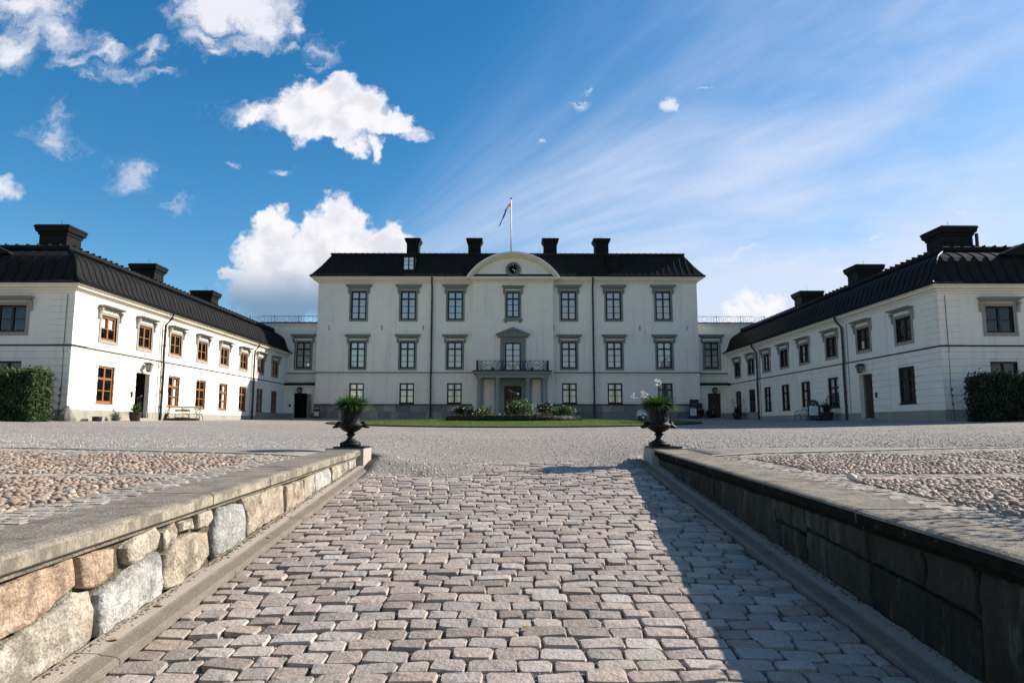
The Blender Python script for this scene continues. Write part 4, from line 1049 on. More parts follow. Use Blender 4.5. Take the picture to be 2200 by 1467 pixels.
for (x, y, wd, d, cam_) in spots:
    z = ramp_z(y) + cam_ + rr.uniform(-.009, .007) + .012 * vnoise(x, y, 1.1, 3)
    if y > 10.3: z = min(z, court(x, y) + .0 + rr.uniform(-.02, .004))
    if cnt < 300 and y > 2.95:
        o = link('cobblestone', rr.choice(protos), ramp, (x, y, z)); o.scale = (wd / .19, d / .122, 1)
        o.rotation_euler = (math.atan(RS) + rr.uniform(-.05, .05), rr.uniform(-.05, .05), rr.uniform(-.06, .06)); cnt += 1
    else:
        stuff.cur = rr.random(); add_cobble(stuff, (x, y, z), wd, d, .09, rr, rr.uniform(-.05, .05), (rr.uniform(-.03, .03), RS + rr.uniform(-.03, .03)), n=10, jit=.06, dome=.005, bev=.055)
add(stuff, 'cobblestones', M_cobble, ramp, True, rnd=True, kind='stuff', sharp=32)
# loose grit and gravel stones: near court, joints of the ramp
def pebble_cloud(n, fpos, size, seed):
    r = np.random.default_rng(seed); mb = MB()
    for i in range(n):
        p = fpos(r)
        if p is None: continue
        x, y, z = p; s = size(r); a = r.uniform(0, 6.28); ca, sa = math.cos(a), math.sin(a); e = r.uniform(.55, 1); h = s * r.uniform(.45, .8)
        b = len(mb.v)
        for (u, v_, k) in ((s, 0, .1), (0, s * e, .15), (-s * .9, .1 * s, .1), (.1 * s, -s * e, .12), (.15 * s, .1 * s, 1), ): mb.v.append((x + u * ca - v_ * sa, y + u * sa + v_ * ca, z + h * k))
        mb.cur = r.random()
        for k in range(4): mb.face((b + k, b + (k + 1) % 4, b + 4))
    return mb
def gpos(r):
    y = 8.2 + 26 * r.random() ** 2.2; x = r.uniform(-1, 1) * (y * .78 + .5)
    if y < 10.6 and abs(x) > 2.0: return None
    if y < 10.4 and abs(x) > 1.9: return None
    if abs(x) > 2.0 and y < edge_y(x) + .05: return None
    z = ground_z(x, y)
    if y < 10.6: z = max(z, ramp_z(y) + camber(x) - .02)
    return (x, y, z - .002)
def edge_y(x): return 8.05 + .30 * abs(x)
M_grav2 = material('gravel_stone', (.4, .37, .34), .9, rnd=[(.40, .36, .32), (.50, .45, .40), (.28, .26, .24), (.44, .38, .33), (.18, .17, .165), (.62, .58, .53)], spec=.15)
struct(pebble_cloud(60000, gpos, lambda r: r.uniform(.010, .026), 5), 'loose_gravel', M_grav2, False, True)['kind'] = 'stuff'
def jpos(r):
    y = 2.9 + 7.4 * r.random() ** 1.3; x = r.uniform(-1.95, 1.95); return (x, y, ramp_z(y) + camber(x) - .016 + .012 * vnoise(x, y, 1.1, 3))
struct(pebble_cloud(22000, jpos, lambda r: r.uniform(.004, .010), 6), 'joint_gravel', M_grav2, False, True)['kind'] = 'stuff'
# ---- kerbs: flat inner slab with a worn, bevelled lip
for s in (-1, 1):
    kb = MB(); kb.poly([(s * 1.94, -3.5, ramp_z(-3.5) - .02), (s * 2.2, -3.5, ramp_z(-3.5) - .02), (s * 2.2, 10.45, ramp_z(10.45) - .02), (s * 1.94, 10.45, ramp_z(10.45) - .02)])
    kerb = struct(kb, 'kerb', M_dirt)
    y = -3.4 if s < 0 else -3.0
    while y < 10.4:
        y2 = min(10.45, y + rr.uniform(1.25, 1.65)); q = MB(); lift = rr.uniform(-.004, .004)
        prof = [(1.935, -.05), (1.935, .018), (1.955, .030), (2.03, .040), (2.045, .046), (2.165, .05), (2.165, -.05)]
        A = [q.vert((s * a, y + .004, ramp_z(y) + h + lift)) for a, h in prof]; B = [q.vert((s * a, y2 - .004, ramp_z(y2) + h + lift)) for a, h in prof]
        for k in range(len(prof) - 1): q.face((A[k], A[k + 1], B[k + 1], B[k]))
        q.face(A); q.face(B)
        me = q.mesh('kerb_stone', M_kerb); me.materials.append(M_gutter)
        for p in me.polygons:
            c = p.center
            if abs(c.x) < 2.04 and len(p.vertices) == 4 and p.area < (y2 - y) * .3: p.material_index = 1
        add(me, 'kerb_stone', None, kerb); y = y2
# ---- retaining walls
LEFT = [[(2.993, .811), (3.243, .835), (3.501, .851), (3.542, .717), (3.407, .668), (3.215, .606), (3.025, .594), (2.90, .61), (2.88, .78)],
[(3.072, .573), (3.217, .59), (3.329, .612), (3.537, .669), (3.665, .656), (3.715, .551), (3.721, .40), (3.477, .37), (3.211, .345), (3.031, .34), (2.98, .482)],
[(3.556, .845), (3.7, .849), (3.851, .836), (3.858, .709), (3.784, .663), (3.664, .664), (3.576, .684)],
[(3.962, .816), (4.081, .862), (4.27, .893), (4.35, .831), (4.307, .757), (4.046, .708), (3.98, .735)],
[(3.745, .611), (3.882, .65), (4.049, .679), (4.291, .719), (4.352, .729), (4.407, .535), (4.40, .46), (4.1, .43), (3.9, .41), (3.76, .40), (3.742, .509)],
[(4.391, .834), (4.528, .888), (4.581, .827), (4.569, .743), (4.502, .733), (4.417, .717)],
[(4.419, .696), (4.567, .754), (4.782, .775), (5.04, .736), (5.088, .574), (4.95, .51), (4.574, .47), (4.44, .47)],
[(4.612, .866), (4.795, .875), (4.831, .79), (4.62, .8)], [(4.831, .893), (5.091, .896), (5.144, .829), (4.993, .778), (4.871, .784)],
[(5.18, .898), (5.639, .878), (5.742, .778), (5.764, .58), (5.18, .53), (5.125, .627)],
[(5.614, .934), (6.692, .928), (6.748, .66), (5.817, .595), (5.785, .775)], [(5.153, .923), (5.546, .923), (5.583, .901), (5.178, .908)],
[(6.76, .914), (7.297, .929), (7.355, .705), (6.773, .67)], [(7.346, .925), (7.72, .96), (7.779, .761), (7.375, .711)], [(7.753, .967), (8.4, .987), (8.487, .805), (7.80, .756)],
[(8.495, .998), (9.282, 1.014), (9.348, .88), (8.52, .811)], [(9.351, 1.015), (9.797, 1.027), (9.811, .92), (9.376, .888)]]
LCOL = [3, 4, 3, 5, 1, 5, 0, 5, 5, 6, 0, 2, 2, 4, 1, 4, 1]
def random_courses(y0, y1, rr):
    out = []; y = y0
    while y < y1 - .05:
        w_ = min(rr.uniform(.5, 1.05), y1 - y); lo = lambda q: ramp_z(q) + .05; hi = lambda q: cope_z(q) - .125
        if hi(y) - lo(y) > .3 and rr.random() < .32:
            m = rr.uniform(.4, .62); a = rr.uniform(-.05, .05)
            mid = lambda q: lo(q) + (hi(q) - lo(q)) * m + a * (q - y)
            out.append([(y + .01, lo(y)), (y + w_ - .012, lo(y + w_)), (y + w_ - .015, mid(y + w_) - .012), (y + w_ * .5, mid(y + w_ * .5) - .004), (y + .012, mid(y) - .012)])
            ws = y + w_ * rr.uniform(.4, .6)
            out.append([(y + .012, mid(y) + .012), (ws - .012, mid(ws) + .012), (ws - .02, hi(ws)), (y + .015, hi(y))]); out.append([(ws + .012, mid(ws) + .014), (y + w_ - .01, mid(y + w_) + .012), (y + w_ - .012, hi(y + w_)), (ws + .005, hi(ws))])
        else:
            out.append([(y + .01, lo(y)), (y + w_ - .01, lo(y + w_)), (y + w_ - .014, hi(y + w_)), (y + w_ * .5, hi(y + w_ * .5) - .006), (y + .01, hi(y))])
        y += w_
    return out
def wall_stone(s, poly, rr, proud):
    poly = list(poly)
    if sum(a[0] * b[1] - b[0] * a[1] for a, b in zip(poly, poly[1:] + poly[:1])) < 0: poly = poly[::-1]
    pts = []
    from mathutils import noise
    for a, b in zip(poly, poly[1:] + poly[:1]):         # irregular edges
        n = max(1, int(math.hypot(b[0] - a[0], b[1] - a[1]) / .055))
        for i in range(n): f = i / n; pts.append((a[0] + (b[0] - a[0]) * f + rr.uniform(-.007, .007), a[1] + (b[1] - a[1]) * f + rr.uniform(-.007, .007)))
    cy = sum(p[0] for p in pts) / len(pts); cz = sum(p[1] for p in pts) / len(pts); mb = MB(); X = 2.165
    def ringv(k, dep, j): return [mb.vert((s * (X - dep + rr.uniform(-j, j)), cy + (p[0] - cy) * k - 0, cz + (p[1] - cz) * k)) for p in pts]
    size = max(.05, min(max(p[0] for p in pts) - min(p[0] for p in pts), max(p[1] for p in pts) - min(p[1] for p in pts)))
    ks = [(1, -.10), (1, -.008), (1 - min(.12, .005 / size), .006 + proud * .6), (1 - min(.3, .022 / size), .012 + proud * .95), (.72, .012 + proud), (.45, .012 + proud), (.2, .012 + proud)]
    off = Vector((rr.uniform(0, 50), rr.uniform(0, 50), s * 7))
    rings = []
    for k, dep in ks:
        rg = []
        for p in pts:
            yy, zz = cy + (p[0] - cy) * k, cz + (p[1] - cz) * k; q = Vector((yy, zz, 0))
            n_ = noise.fractal(q * 9 + off, 1.0, 2.0, 4) * .014 + abs(noise.noise(q * 5 + off)) * .014 - .004
            rg.append(mb.vert((s * (X - dep - (n_ if dep > 0 else 0)), yy, zz)))
        rings.append(rg)
    c = mb.vert((s * (X - .014 - proud), cy, cz)); n = len(pts)
    for A, B in zip(rings, rings[1:]):
        for k in range(n): mb.face((A[k], A[(k + 1) % n], B[(k + 1) % n], B[k]))
    for k in range(n): mb.face((rings[-1][k], rings[-1][(k + 1) % n], c))
    return mb
M_pick = {}
def wall_mat(i):
    if i not in M_pick:
        base = [(.37, .32, .245), (.41, .40, .375), (.40, .345, .27), (.385, .285, .205), (.36, .325, .265), (.42, .375, .30), (.325, .325, .31)][i]
        M_pick[i] = material('wall_stone_%d' % i, base, .9, var=.34, vscale=6, fine=(60, .45), bump=.035, bscale=16, spec=.1, stain=[(4.5, .50, .64, tuple(x * .36 for x in base), .75), (8, .55, .66, tuple(min(.7, x * 1.4 + .05) for x in base), .6), (3.2, .57, .66, (.38, .26, .15), .35), (40, .62, .68, (.07, .06, .05), .5)])
    return M_pick[i]
M_dampshade = material('damp_shaded_wall_stone', (.08, .075, .055), .9, rnd=[(.048, .045, .033), (.062, .058, .045), (.042, .042, .033), (.055, .048, .036), (.066, .066, .053)], var=.5, vscale=5, fine=(60, .35), bump=.022, bscale=22, spec=.15, stretch=(1, 2.2, .5), stain=[(3.6, .54, .68, (.15, .145, .12), .6), (4, .5, .65, (.035, .035, .026), .7)])  # damp stone, darkened further to hold the right wall's shade
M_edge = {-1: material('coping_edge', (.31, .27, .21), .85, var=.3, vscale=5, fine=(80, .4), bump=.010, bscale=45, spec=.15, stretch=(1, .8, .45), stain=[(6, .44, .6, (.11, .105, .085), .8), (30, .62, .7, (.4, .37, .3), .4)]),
          1: material('grimy_shaded_coping_edge', (.016, .015, .012), .95, var=.5, vscale=9, fine=(60, .4), bump=.01, bscale=50, spec=.05, stain=[(18, .64, .7, (.12, .11, .09), .5)])}  # right edge: grime plus its shade put into the colour
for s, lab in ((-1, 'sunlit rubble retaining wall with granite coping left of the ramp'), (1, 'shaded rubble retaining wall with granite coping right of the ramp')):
    wl = thing('retaining_wall', lab, 'wall', (s * 2.4, 6.5, .3))
    mb = MB()
    mb.prism([(-3.5, -.5), (10.05, .6), (10.05, cope_z(10.05) - .09), (-3.5, cope_z(-3.5) - .09)], 0, s * 2.19, s * 2.56)
    add(mb, 'core', M_mortar if s < 0 else M_shademortar, wl)
    r2 = random.Random(40 + s)
    if s < 0: polys = list(zip(LEFT, LCOL)) + [(p, r2.randrange(7)) for p in random_courses(-3.4, 2.86, r2)]
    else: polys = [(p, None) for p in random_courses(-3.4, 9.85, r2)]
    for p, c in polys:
        q = wall_stone(s, p, r2, r2.uniform(.006, .020) if s < 0 else r2.uniform(.0, .008)); add(q, 'stone', wall_mat(c) if s < 0 else M_dampshade, wl, True, sharp=50)
    # coping slabs, moulded underneath
    joints = [-3.5, -1.6, .4, 2.2, 4.98, 6.15, 7.10, 8.75, 9.85] if s < 0 else [-3.5, -1.2, .9, 2.6, 4.2, 5.7, 7.2, 8.6, 9.85]
    for y0, y1 in zip(joints, joints[1:]):
        q = MB(); h = r2.uniform(-.003, .003)
        prof = [(2.57, -.11), (2.57, -.002), (2.555, .004), (2.13, .004), (2.105, -.004), (2.095, -.018), (2.095, -.075), (2.105, -.083), (2.128, -.09), (2.135, -.10), (2.14, -.118), (2.2, -.12)]
        A = [q.vert((s * a, y0 + .004, cope_z(y0) + z + h)) for a, z in prof]; B = [q.vert((s * a, y1 - .010, cope_z(y1) + z + h)) for a, z in prof]
        for k in range(len(prof)): q.face((A[k], A[(k + 1) % len(prof)], B[(k + 1) % len(prof)], B[k]))
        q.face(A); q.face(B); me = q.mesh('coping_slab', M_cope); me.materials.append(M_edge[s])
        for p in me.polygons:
            if abs(p.center.x) < (2.16 if s > 0 else 2.112) and p.normal.z < .5 and len(p.vertices) == 4: p.material_index = 1  # right slabs: moulding underside takes the shade-darkened edge colour too
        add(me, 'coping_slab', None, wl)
    q = MB(); z0 = .55; z1 = cope_z(10.1) + .012
    prof = [(2.055, 9.86), (2.60, 9.86), (2.60, 10.42), (2.055, 10.42)]
    q.prism([(s * a, b) for a, b in prof], 2, z0, z1); add(q, 'end_pier', M_kerb, wl)
    q = MB(); q.box(min(s * 2.05, s * 2.5), max(s * 2.05, s * 2.5), 9.88, 10.34, z1 + .002, z1 + .026); add(q, 'base_plate', M_iron, wl)
# moss, dirt and fallen leaves along the wall foot
def wpos(r):
    s = -1 if r.random() < .5 else 1; y = r.uniform(2.8, 10.2); x = s * (2.15 - abs(r.normal(0, .022))); return (x, y, ramp_z(y) + .047)
struct(pebble_cloud(2600, wpos, lambda r: r.uniform(.004, .012), 9), 'wall_foot_litter', material('litter', (.10, .075, .045), .9, rnd=[(.08, .06, .04), (.16, .12, .07), (.05, .055, .03)]), False, True)['kind'] = 'stuff'
mb = MB()
for (x, y) in ((-1.98, 5.9), (-2.08, 4.25), (-2.03, 6.6), (1.9, 8.2), (2.0, 5.4), (-2.06, 3.75), (2.02, 4.4), (.1, 3.9), (-2.0, 8.6)):
    z = ramp_z(y) + .052; a = rr.uniform(0, 6); mb.poly([(x + .03 * math.cos(a + q), y + .018 * math.sin(a + q), z + .006 * (k % 2)) for k, q in enumerate((0, 1.3, 2.6, 3.9, 5.2))])
tag(add(mb, 'fallen_leaves', material('dry_leaf', (.30, .17, .06), .7), None), 'scatter of dry orange leaves lying along the kerbs', 'leaves')['kind'] = 'stuff'
mb = MB()                                               # grass tuft in a joint
for i in range(26): a = rr.uniform(0, 6.28); l = rr.uniform(.02, .06); x, y = -1.12 + rr.uniform(-.03, .03), 3.62 + rr.uniform(-.05, .05); z = ramp_z(y) - .02; mb.poly([(x, y, z), (x + .004, y + .003, z), (x + l * .6 * math.cos(a), y + l * .6 * math.sin(a), z + l)])
tag(add(mb, 'grass_tuft', material('joint_grass', (.05, .085, .02), .7)), 'small green grass tuft sprouting between cobbles near the left kerb', 'grass')

# ---- paved borders: pebble fields framed by setts, both sides
def inpoly(x, y, poly):
    c = False; j = len(poly) - 1
    for i in range(len(poly)):
        if (poly[i][1] > y) != (poly[j][1] > y) and x < (poly[j][0] - poly[i][0]) * (y - poly[i][1]) / (poly[j][1] - poly[i][1]) + poly[i][0]: c = not c
        j = i
    return c
FIELDS = {-1: [[(-5.36, 6.42), (-3.02, 6.46), (-2.92, 8.15), (-3.75, 8.72), (-5.36, 8.92)], [(-5.36, 3.3), (-2.95, 3.3), (-2.95, 6.02), (-5.36, 6.1)], [(-8.6, 6.5), (-5.75, 6.5), (-5.65, 8.85), (-6.3, 9.35), (-8.6, 9.9)], [(-8.6, 3.3), (-5.8, 3.3), (-5.8, 6.1), (-8.6, 6.1)]],
          1: [[(2.95, 6.36), (5.22, 6.42), (5.40, 8.55), (4.85, 8.88), (3.4, 8.66), (2.88, 8.2)], [(2.86, 3.2), (5.2, 3.2), (5.2, 6.0), (2.86, 5.85)], [(5.6, 6.45), (8.4, 6.45), (8.4, 9.85), (7.3, 9.6), (5.62, 8.95)], [(5.6, 3.2), (8.4, 3.2), (8.4, 6.0), (5.6, 6.0)]]}
PEBP = []
for k in range(12):
    q = MB(); n = 9; r_ = random.Random(k + 90); sq = r_.uniform(.55, .95)
    ringz = [(.72, -.5), (1.0, .0), (.80, .48)]; R3 = []
    for (rad, z) in ringz: R3.append([q.vert((rad * math.cos(2 * PI * i / n) * (1 + r_.uniform(-.1, .1)), rad * sq * math.sin(2 * PI * i / n) * (1 + r_.uniform(-.1, .1)), z * .8)) for i in range(n)])
    c = q.vert((r_.uniform(-.15, .15), r_.uniform(-.1, .1), .56))
    for A, B in zip(R3, R3[1:]):
        for i in range(n): q.face((A[i], A[(i + 1) % n], B[(i + 1) % n], B[i]))
    for i in range(n): q.face((R3[2][i], R3[2][(i + 1) % n], c))
    PEBP.append(q)
PEBM = [q.mesh('pebble', M_pebble, True) for q in PEBP]
SETP = []
for k in range(8):
    q = MB(); add_cobble(q, (0, 0, 0), .105, .088, .05, random.Random(k + 50), n=10, jit=.05, dome=.003, bev=.06); SETP.append(q)
SETM = [q.mesh('sett', M_sett, True, sharp=32) for q in SETP]
def stamp(mb, q, loc, sc, rot, rnd_):
    b = len(mb.v); R = rot
    for v in q.v: p = R @ Vector((v[0] * sc[0], v[1] * sc[1], v[2] * sc[2])); mb.v.append((p.x + loc[0], p.y + loc[1], p.z + loc[2]))
    for f in q.f: mb.f.append(tuple(b + i for i in f)); mb.r.append(rnd_)
for s in (-1, 1):
    side = 'left' if s < 0 else 'right'
    r3 = random.Random(60 + s)
    bed = grid_mesh([s * q for q in ([2.5, 2.9, 3.3, 3.8, 4.3, 4.9, 5.5, 6.2, 7, 7.9, 8.8] if s > 0 else [8.8, 7.9, 7, 6.2, 5.5, 4.9, 4.3, 3.8, 3.3, 2.9, 2.5])], list(np.arange(-3.5, 12, .25)), lambda x, y: court(x, y) + .000 - (0 if y < edge_y(x) - .1 else .10))
    pv = struct(bed, 'paved_border', M_sand, True)
    # edging line of long stones against the gravel
    x = 2.62
    while x < 8.7:
        x2 = x + r3.uniform(.45, .8); q = MB(); pts = [(x + .008, edge_y(x)), (x2 - .008, edge_y(x2)), (x2 - .008, edge_y(x2) + .11), (x + .008, edge_y(x) + .11)]
        A = [q.vert((s * a, b, court(a, b) - .06)) for a, b in pts]; B = [q.vert((s * a, b, court(a, b) + .016)) for a, b in pts]
        q.face(A); q.face(B); [q.face((A[k], A[(k + 1) % 4], B[(k + 1) % 4], B[k])) for k in range(4)]
        add(q, 'edging_stone', M_kerb, pv); x = x2
    peb = []; setts = []
    st = .054; y = 2.6; row = 0
    while y < 10:
        x = 2.7 + (row % 2) * st / 2
        while x < 8.5:
            px, py = s * x + r3.uniform(-.016, .016), y + r3.uniform(-.014, .014)
            if any(inpoly(px, py, f) for f in FIELDS[s]) and abs(px) < py * .82 + .6: peb.append((px, py))
            x += st
        y += st * .86; row += 1
    y = 1.8; row = 0
    while y < 10.6:
        x = 2.575 + (row % 2) * .055
        while x < 8.8:
            wd = r3.uniform(.095, .135); px, py = s * (x + wd / 2), y + .05 + .012 * math.sin(x * 3 + row)
            if not any(inpoly(px, py, f) for f in FIELDS[s]) and py < edge_y(px) - .06 and abs(px) < py * .82 + .6: setts.append((px, py, wd - .005))
            x += wd
        y += .095; row += 1
    peb.sort(key=lambda p: p[1] * p[1] + p[0] * p[0]); setts.sort(key=lambda p: p[1] * p[1] + p[0] * p[0])
    mbp = MB()
    vis = lambda x, y: abs(x) < y * .755
    cnt = 0
    for (x, y) in peb:
        sz = r3.uniform(.025, .037); k = r3.randrange(len(PEBP)); z = court(x, y) + .001 + r3.uniform(-.006, .006)
        e = (r3.uniform(-.45, .45), r3.uniform(-.35, .35), r3.uniform(-.9, .9) + (0 if r3.random() < .6 else 1.2))
        sc = (sz * r3.uniform(.95, 1.4), sz * r3.uniform(.85, 1.1), sz * r3.uniform(.75, 1.1))
        if cnt < 300 and vis(x, y):
            o = link('pebble', PEBM[k], pv, (x, y, z)); o.scale = sc; o.rotation_euler = e; cnt += 1
        else:
            from mathutils import Euler
            stamp(mbp, PEBP[k], (x, y, z), sc, Euler(e).to_matrix(), r3.random())
    add(mbp, 'pebbles', M_pebble, pv, True, rnd=True, kind='stuff')
    mbs = MB(); cnt = 0
    for (x, y, wd) in setts:
        k = r3.randrange(len(SETP)); z = court(x, y) + .003 + r3.uniform(-.0025, .0025); e = (.027 + r3.uniform(-.02, .02), r3.uniform(-.02, .02), r3.uniform(-.05, .05)); sc = (wd / .105, 1, 1)
        if cnt < 300 and vis(x, y):
            o = link('sett', SETM[k], pv, (x, y, z)); o.scale = sc; o.rotation_euler = e; cnt += 1
        else: stamp(mbs, SETP[k], (x, y, z), sc, Euler(e).to_matrix(), r3.random())
    add(mbs, 'setts', M_sett, pv, True, rnd=True, kind='stuff', sharp=32)
mb = MB(); stamp(mb, PEBP[2], (2.90, 5.84, court(2.9, 5.84) + .03), (.055, .05, .06), Euler((.2, .3, .5)).to_matrix(), .5)
tag(add(mb, 'field_stone', material('pale_stone', (.58, .55, .5), .8, var=.15, vscale=12, bump=.004, bscale=50), smooth=True), 'pale round stone standing up at the corner of the right pebble field', 'stone')

# ------------------------------------------------------------------ lawn and flower bed
def leafmat(name, cols, rough=.55, trans=.25):
    m = bpy.data.materials.new(name); m.use_nodes = True; t = NT(m.node_tree); p = t.n['Principled BSDF']
    at = t.new('ShaderNodeAttribute', attribute_name='rnd').outputs['Fac']; oi = t.new('ShaderNodeObjectInfo').outputs['Random']
    n = len(cols); c = t.ramp(t.math('FRACT', t.math('ADD', at, t.math('MULTIPLY', oi, .2))), [(i / (n - 1), q) for i, q in enumerate(cols)])
    t.put(p.inputs['Base Color'], c); p.inputs['Roughness'].default_value = rough; p.inputs['Specular IOR Level'].default_value = .35
    tl = t.new('ShaderNodeBsdfTranslucent'); t.put(tl.inputs[0], t.mix(1.0, c, (1.2, 1.5, .6), 'MULTIPLY')); mx = t.new('ShaderNodeMixShader'); mx.inputs[0].default_value = trans
    o = t.n['Material Output']; t.l.new(p.outputs[0], mx.inputs[1]); t.l.new(tl.outputs[0], mx.inputs[2]); t.l.new(mx.outputs[0], o.inputs[0]); MATS[name] = m; return m
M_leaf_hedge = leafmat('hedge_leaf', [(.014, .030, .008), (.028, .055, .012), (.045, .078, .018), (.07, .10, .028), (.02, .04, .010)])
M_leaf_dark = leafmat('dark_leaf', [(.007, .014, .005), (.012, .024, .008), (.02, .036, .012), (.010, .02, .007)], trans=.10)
M_leaf_rose = leafmat('rose_leaf', [(.03, .055, .016), (.05, .085, .022), (.075, .11, .03), (.11, .13, .05)])
M_blade = leafmat('agapanthus_leaf', [(.02, .055, .015), (.035, .085, .025), (.06, .12, .04), (.09, .15, .06)], .4, .2)
M_grass = leafmat('lawn_grass', [(.05, .09, .018), (.075, .12, .024), (.10, .135, .035), (.13, .14, .05)], .7, .3)
M_lawn = material('lawn_turf', (.085, .115, .032), .95, var=.3, vscale=.7, fine=(22, .4), bump=.03, bscale=30, spec=.05, stain=[(.5, .5, .7, (.15, .14, .055), .5)])
M_petal = material('white_petals', (.82, .80, .74), .7, spec=.1)
M_soil = material('bed_soil', (.05, .04, .03), 1, var=.3, vscale=10, spec=0)
LC = (.42, 47.0); LR = 12.4
def lawn_z(x, y):
    r = math.hypot(x - LC[0], y - LC[1]); return court(x, y) + .07 + .22 * max(0, 1 - (r / LR) ** 2)
mb = MB(); prev = None
for ri in range(0, 21):
    r = LR * ri / 20; n = 72
    ringv = [mb.vert((LC[0] + r * math.cos(2 * PI * k / n), LC[1] + r * math.sin(2 * PI * k / n), lawn_z(LC[0] + r * math.cos(2 * PI * k / n), LC[1] + r * math.sin(2 * PI * k / n)))) for k in range(n)]
    if prev:
        for k in range(n): mb.face((prev[k], prev[(k + 1) % n], ringv[(k + 1) % n], ringv[k]))
    prev = ringv
lawn = struct(mb, 'lawn', M_lawn, True)
mb = MB(); n = 72; A = []; B = []
for k in range(n):
    x, y = LC[0] + (LR + .012) * math.cos(2 * PI * k / n), LC[1] + (LR + .012) * math.sin(2 * PI * k / n); z = lawn_z(x, y); A.append(mb.vert((x, y, z + .005))); B.append(mb.vert((x, y, z - .22)))
for k in range(n): mb.face((A[k], A[(k + 1) % n], B[(k + 1) % n], B[k]))
add(mb, 'lawn_edge', M_soil, lawn)
mb = MB(); r_ = np.random.default_rng(21)
for i in range(22000):
    a = r_.uniform(0, 2 * PI); r = LR * math.sqrt(r_.random()) * .995; x, y = LC[0] + r * math.cos(a), LC[1] + r * math.sin(a)
    if r < 4.2 or (y > 50 and r_.random() < .6): continue
    z = lawn_z(x, y) - .01; h = r_.uniform(.03, .075); q = r_.uniform(0, 6.28); dx, dy = math.cos(q) * .014, math.sin(q) * .014; mb.cur = r_.random()
    mb.poly([(x - dx, y - dy, z), (x + dx, y + dy, z), (x + dy * 2.2, y - dx * 2.2, z + h)])
g = add(mb, 'lawn_grass', M_grass, None, rnd=True); g['kind'] = 'stuff'
def leaf_cloud(n, pos, size, seed, up=0.0):
    r = np.random.default_rng(seed); mb = MB()
    for i in range(n):
        p = pos(r)
        if p is None: continue
        s = size * r.uniform(.6, 1.3); d = Vector(r.normal(0, 1, 3)); d.z = d.z * .6 + up; d.normalize()
        u = d.cross(Vector(r.normal(0, 1, 3))).normalized(); v = d.cross(u); P = Vector(p); mb.cur = r.random()
        mb.poly([P - u * s * .5, P + v * s * .26 + d * s * .06, P + u * s * .5, P - v * s * .26 + d * s * .06])
    return mb
# clipped box edging round the bed
bc = LC; br = 4.6
hb = thing('box_edging', 'low clipped box edging in a ring round the flower bed on the lawn', 'hedge', (bc[0], bc[1] - br, lawn_z(bc[0], bc[1] - br)))
mb = MB(); n = 64; prof = [(br, 0), (br + .03, .2), (br - .02, .36), (br - .42, .36), (br - .45, 0)]; R5 = []
for (r, h) in prof: R5.append([mb.vert((bc[0] + r * math.cos(2 * PI * k / n), bc[1] + r * math.sin(2 * PI * k / n), lawn_z(bc[0], bc[1] - br) - .03 + h + .01 * math.sin(k * 2.7) + (0 if h > .1 else -.25))) for k in range(n)])
for A, B in zip(R5, R5[1:]):
    for k in range(n): mb.face((A[k], A[(k + 1) % n], B[(k + 1) % n], B[k]))
add(mb, 'hedge_core', M_leaf_dark, hb)
def edg(r):
    a = r.uniform(-PI, 0) if r.random() < .8 else r.uniform(0, PI); k = r.random(); rr_ = br + .03 if k < .6 else br - r.uniform(0, .45); h = r.uniform(0, .36) if k < .6 else .37
    return (bc[0] + rr_ * math.cos(a), bc[1] + rr_ * math.sin(a), lawn_z(bc[0], bc[1] - br) - .03 + h)
add(leaf_cloud(6000, edg, .07, 31), 'leaves', M_leaf_dark, hb, rnd=True, kind='stuff')
mb = MB(); mb.face([mb.vert((bc[0] + 4.2 * math.cos(2 * PI * k / 40), bc[1] + 4.2 * math.sin(2 * PI * k / 40), 1.93)) for k in range(40)]); struct(mb, 'bed_soil', M_soil)
def bush(name, label, c, rx, ry, h, n, mat, seed, size=.11, flowers=0, group=None, lobes=6, fm=None):
    b = thing(name, label, 'bush', c, group); r0 = random.Random(seed)
    mb = MB()
    for k in range(5): a = r0.uniform(0, 6.28); mb.tube([(c[0], c[1], c[2] - .05), (c[0] + .25 * rx * math.cos(a), c[1] + .25 * ry * math.sin(a), c[2] + h * .4), (c[0] + .6 * rx * math.cos(a), c[1] + .6 * ry * math.sin(a), c[2] + h * .8)], .018, 5)
    add(mb, 'stem', M_brown, b)
    lob = [(0, 0, h * .45, 1.0)] + [(r0.uniform(-.55, .55) * rx, r0.uniform(-.5, .5) * ry, h * r0.uniform(.3, .72), r0.uniform(.35, .6)) for _ in range(lobes)]
    def pos(r):
        l = lob[r.integers(len(lob))]; d = r.normal(0, 1, 3); d /= np.linalg.norm(d); k = r.uniform(.35, 1.05)
        z = c[2] + l[2] + d[2] * h * .5 * l[3] * k
        if z < c[2]: z = c[2] + r.uniform(0, .1)
        return (c[0] + l[0] + d[0] * rx * l[3] * k, c[1] + l[1] + d[1] * ry * l[3] * k, z)
    add(leaf_cloud(n, pos, size, seed), 'foliage', mat, b, rnd=True)
    if flowers:
        mb = MB(); r = np.random.default_rng(seed + 5)
        for i in range(flowers):
            l = lob[r.integers(len(lob))]; d = r.normal(0, 1, 3); d[1] = -abs(d[1]); d[2] = abs(d[2]) * .8; d /= np.linalg.norm(d)
            x, y, z = c[0] + l[0] + d[0] * rx * l[3] * 1.05, c[1] + l[1] + d[1] * ry * l[3] * 1.05, c[2] + l[2] + d[2] * h * .5 * l[3] * 1.05
            s = r.uniform(.035, .06); mb.lathe([(s * .3, -s * .5), (s, 0), (s * .8, s * .5), (s * .2, s * .6)], 6, (x, y, z))
        add(mb, 'blossom', fm or M_petal, b)
    return b
G = 'shrubs in the flower bed'
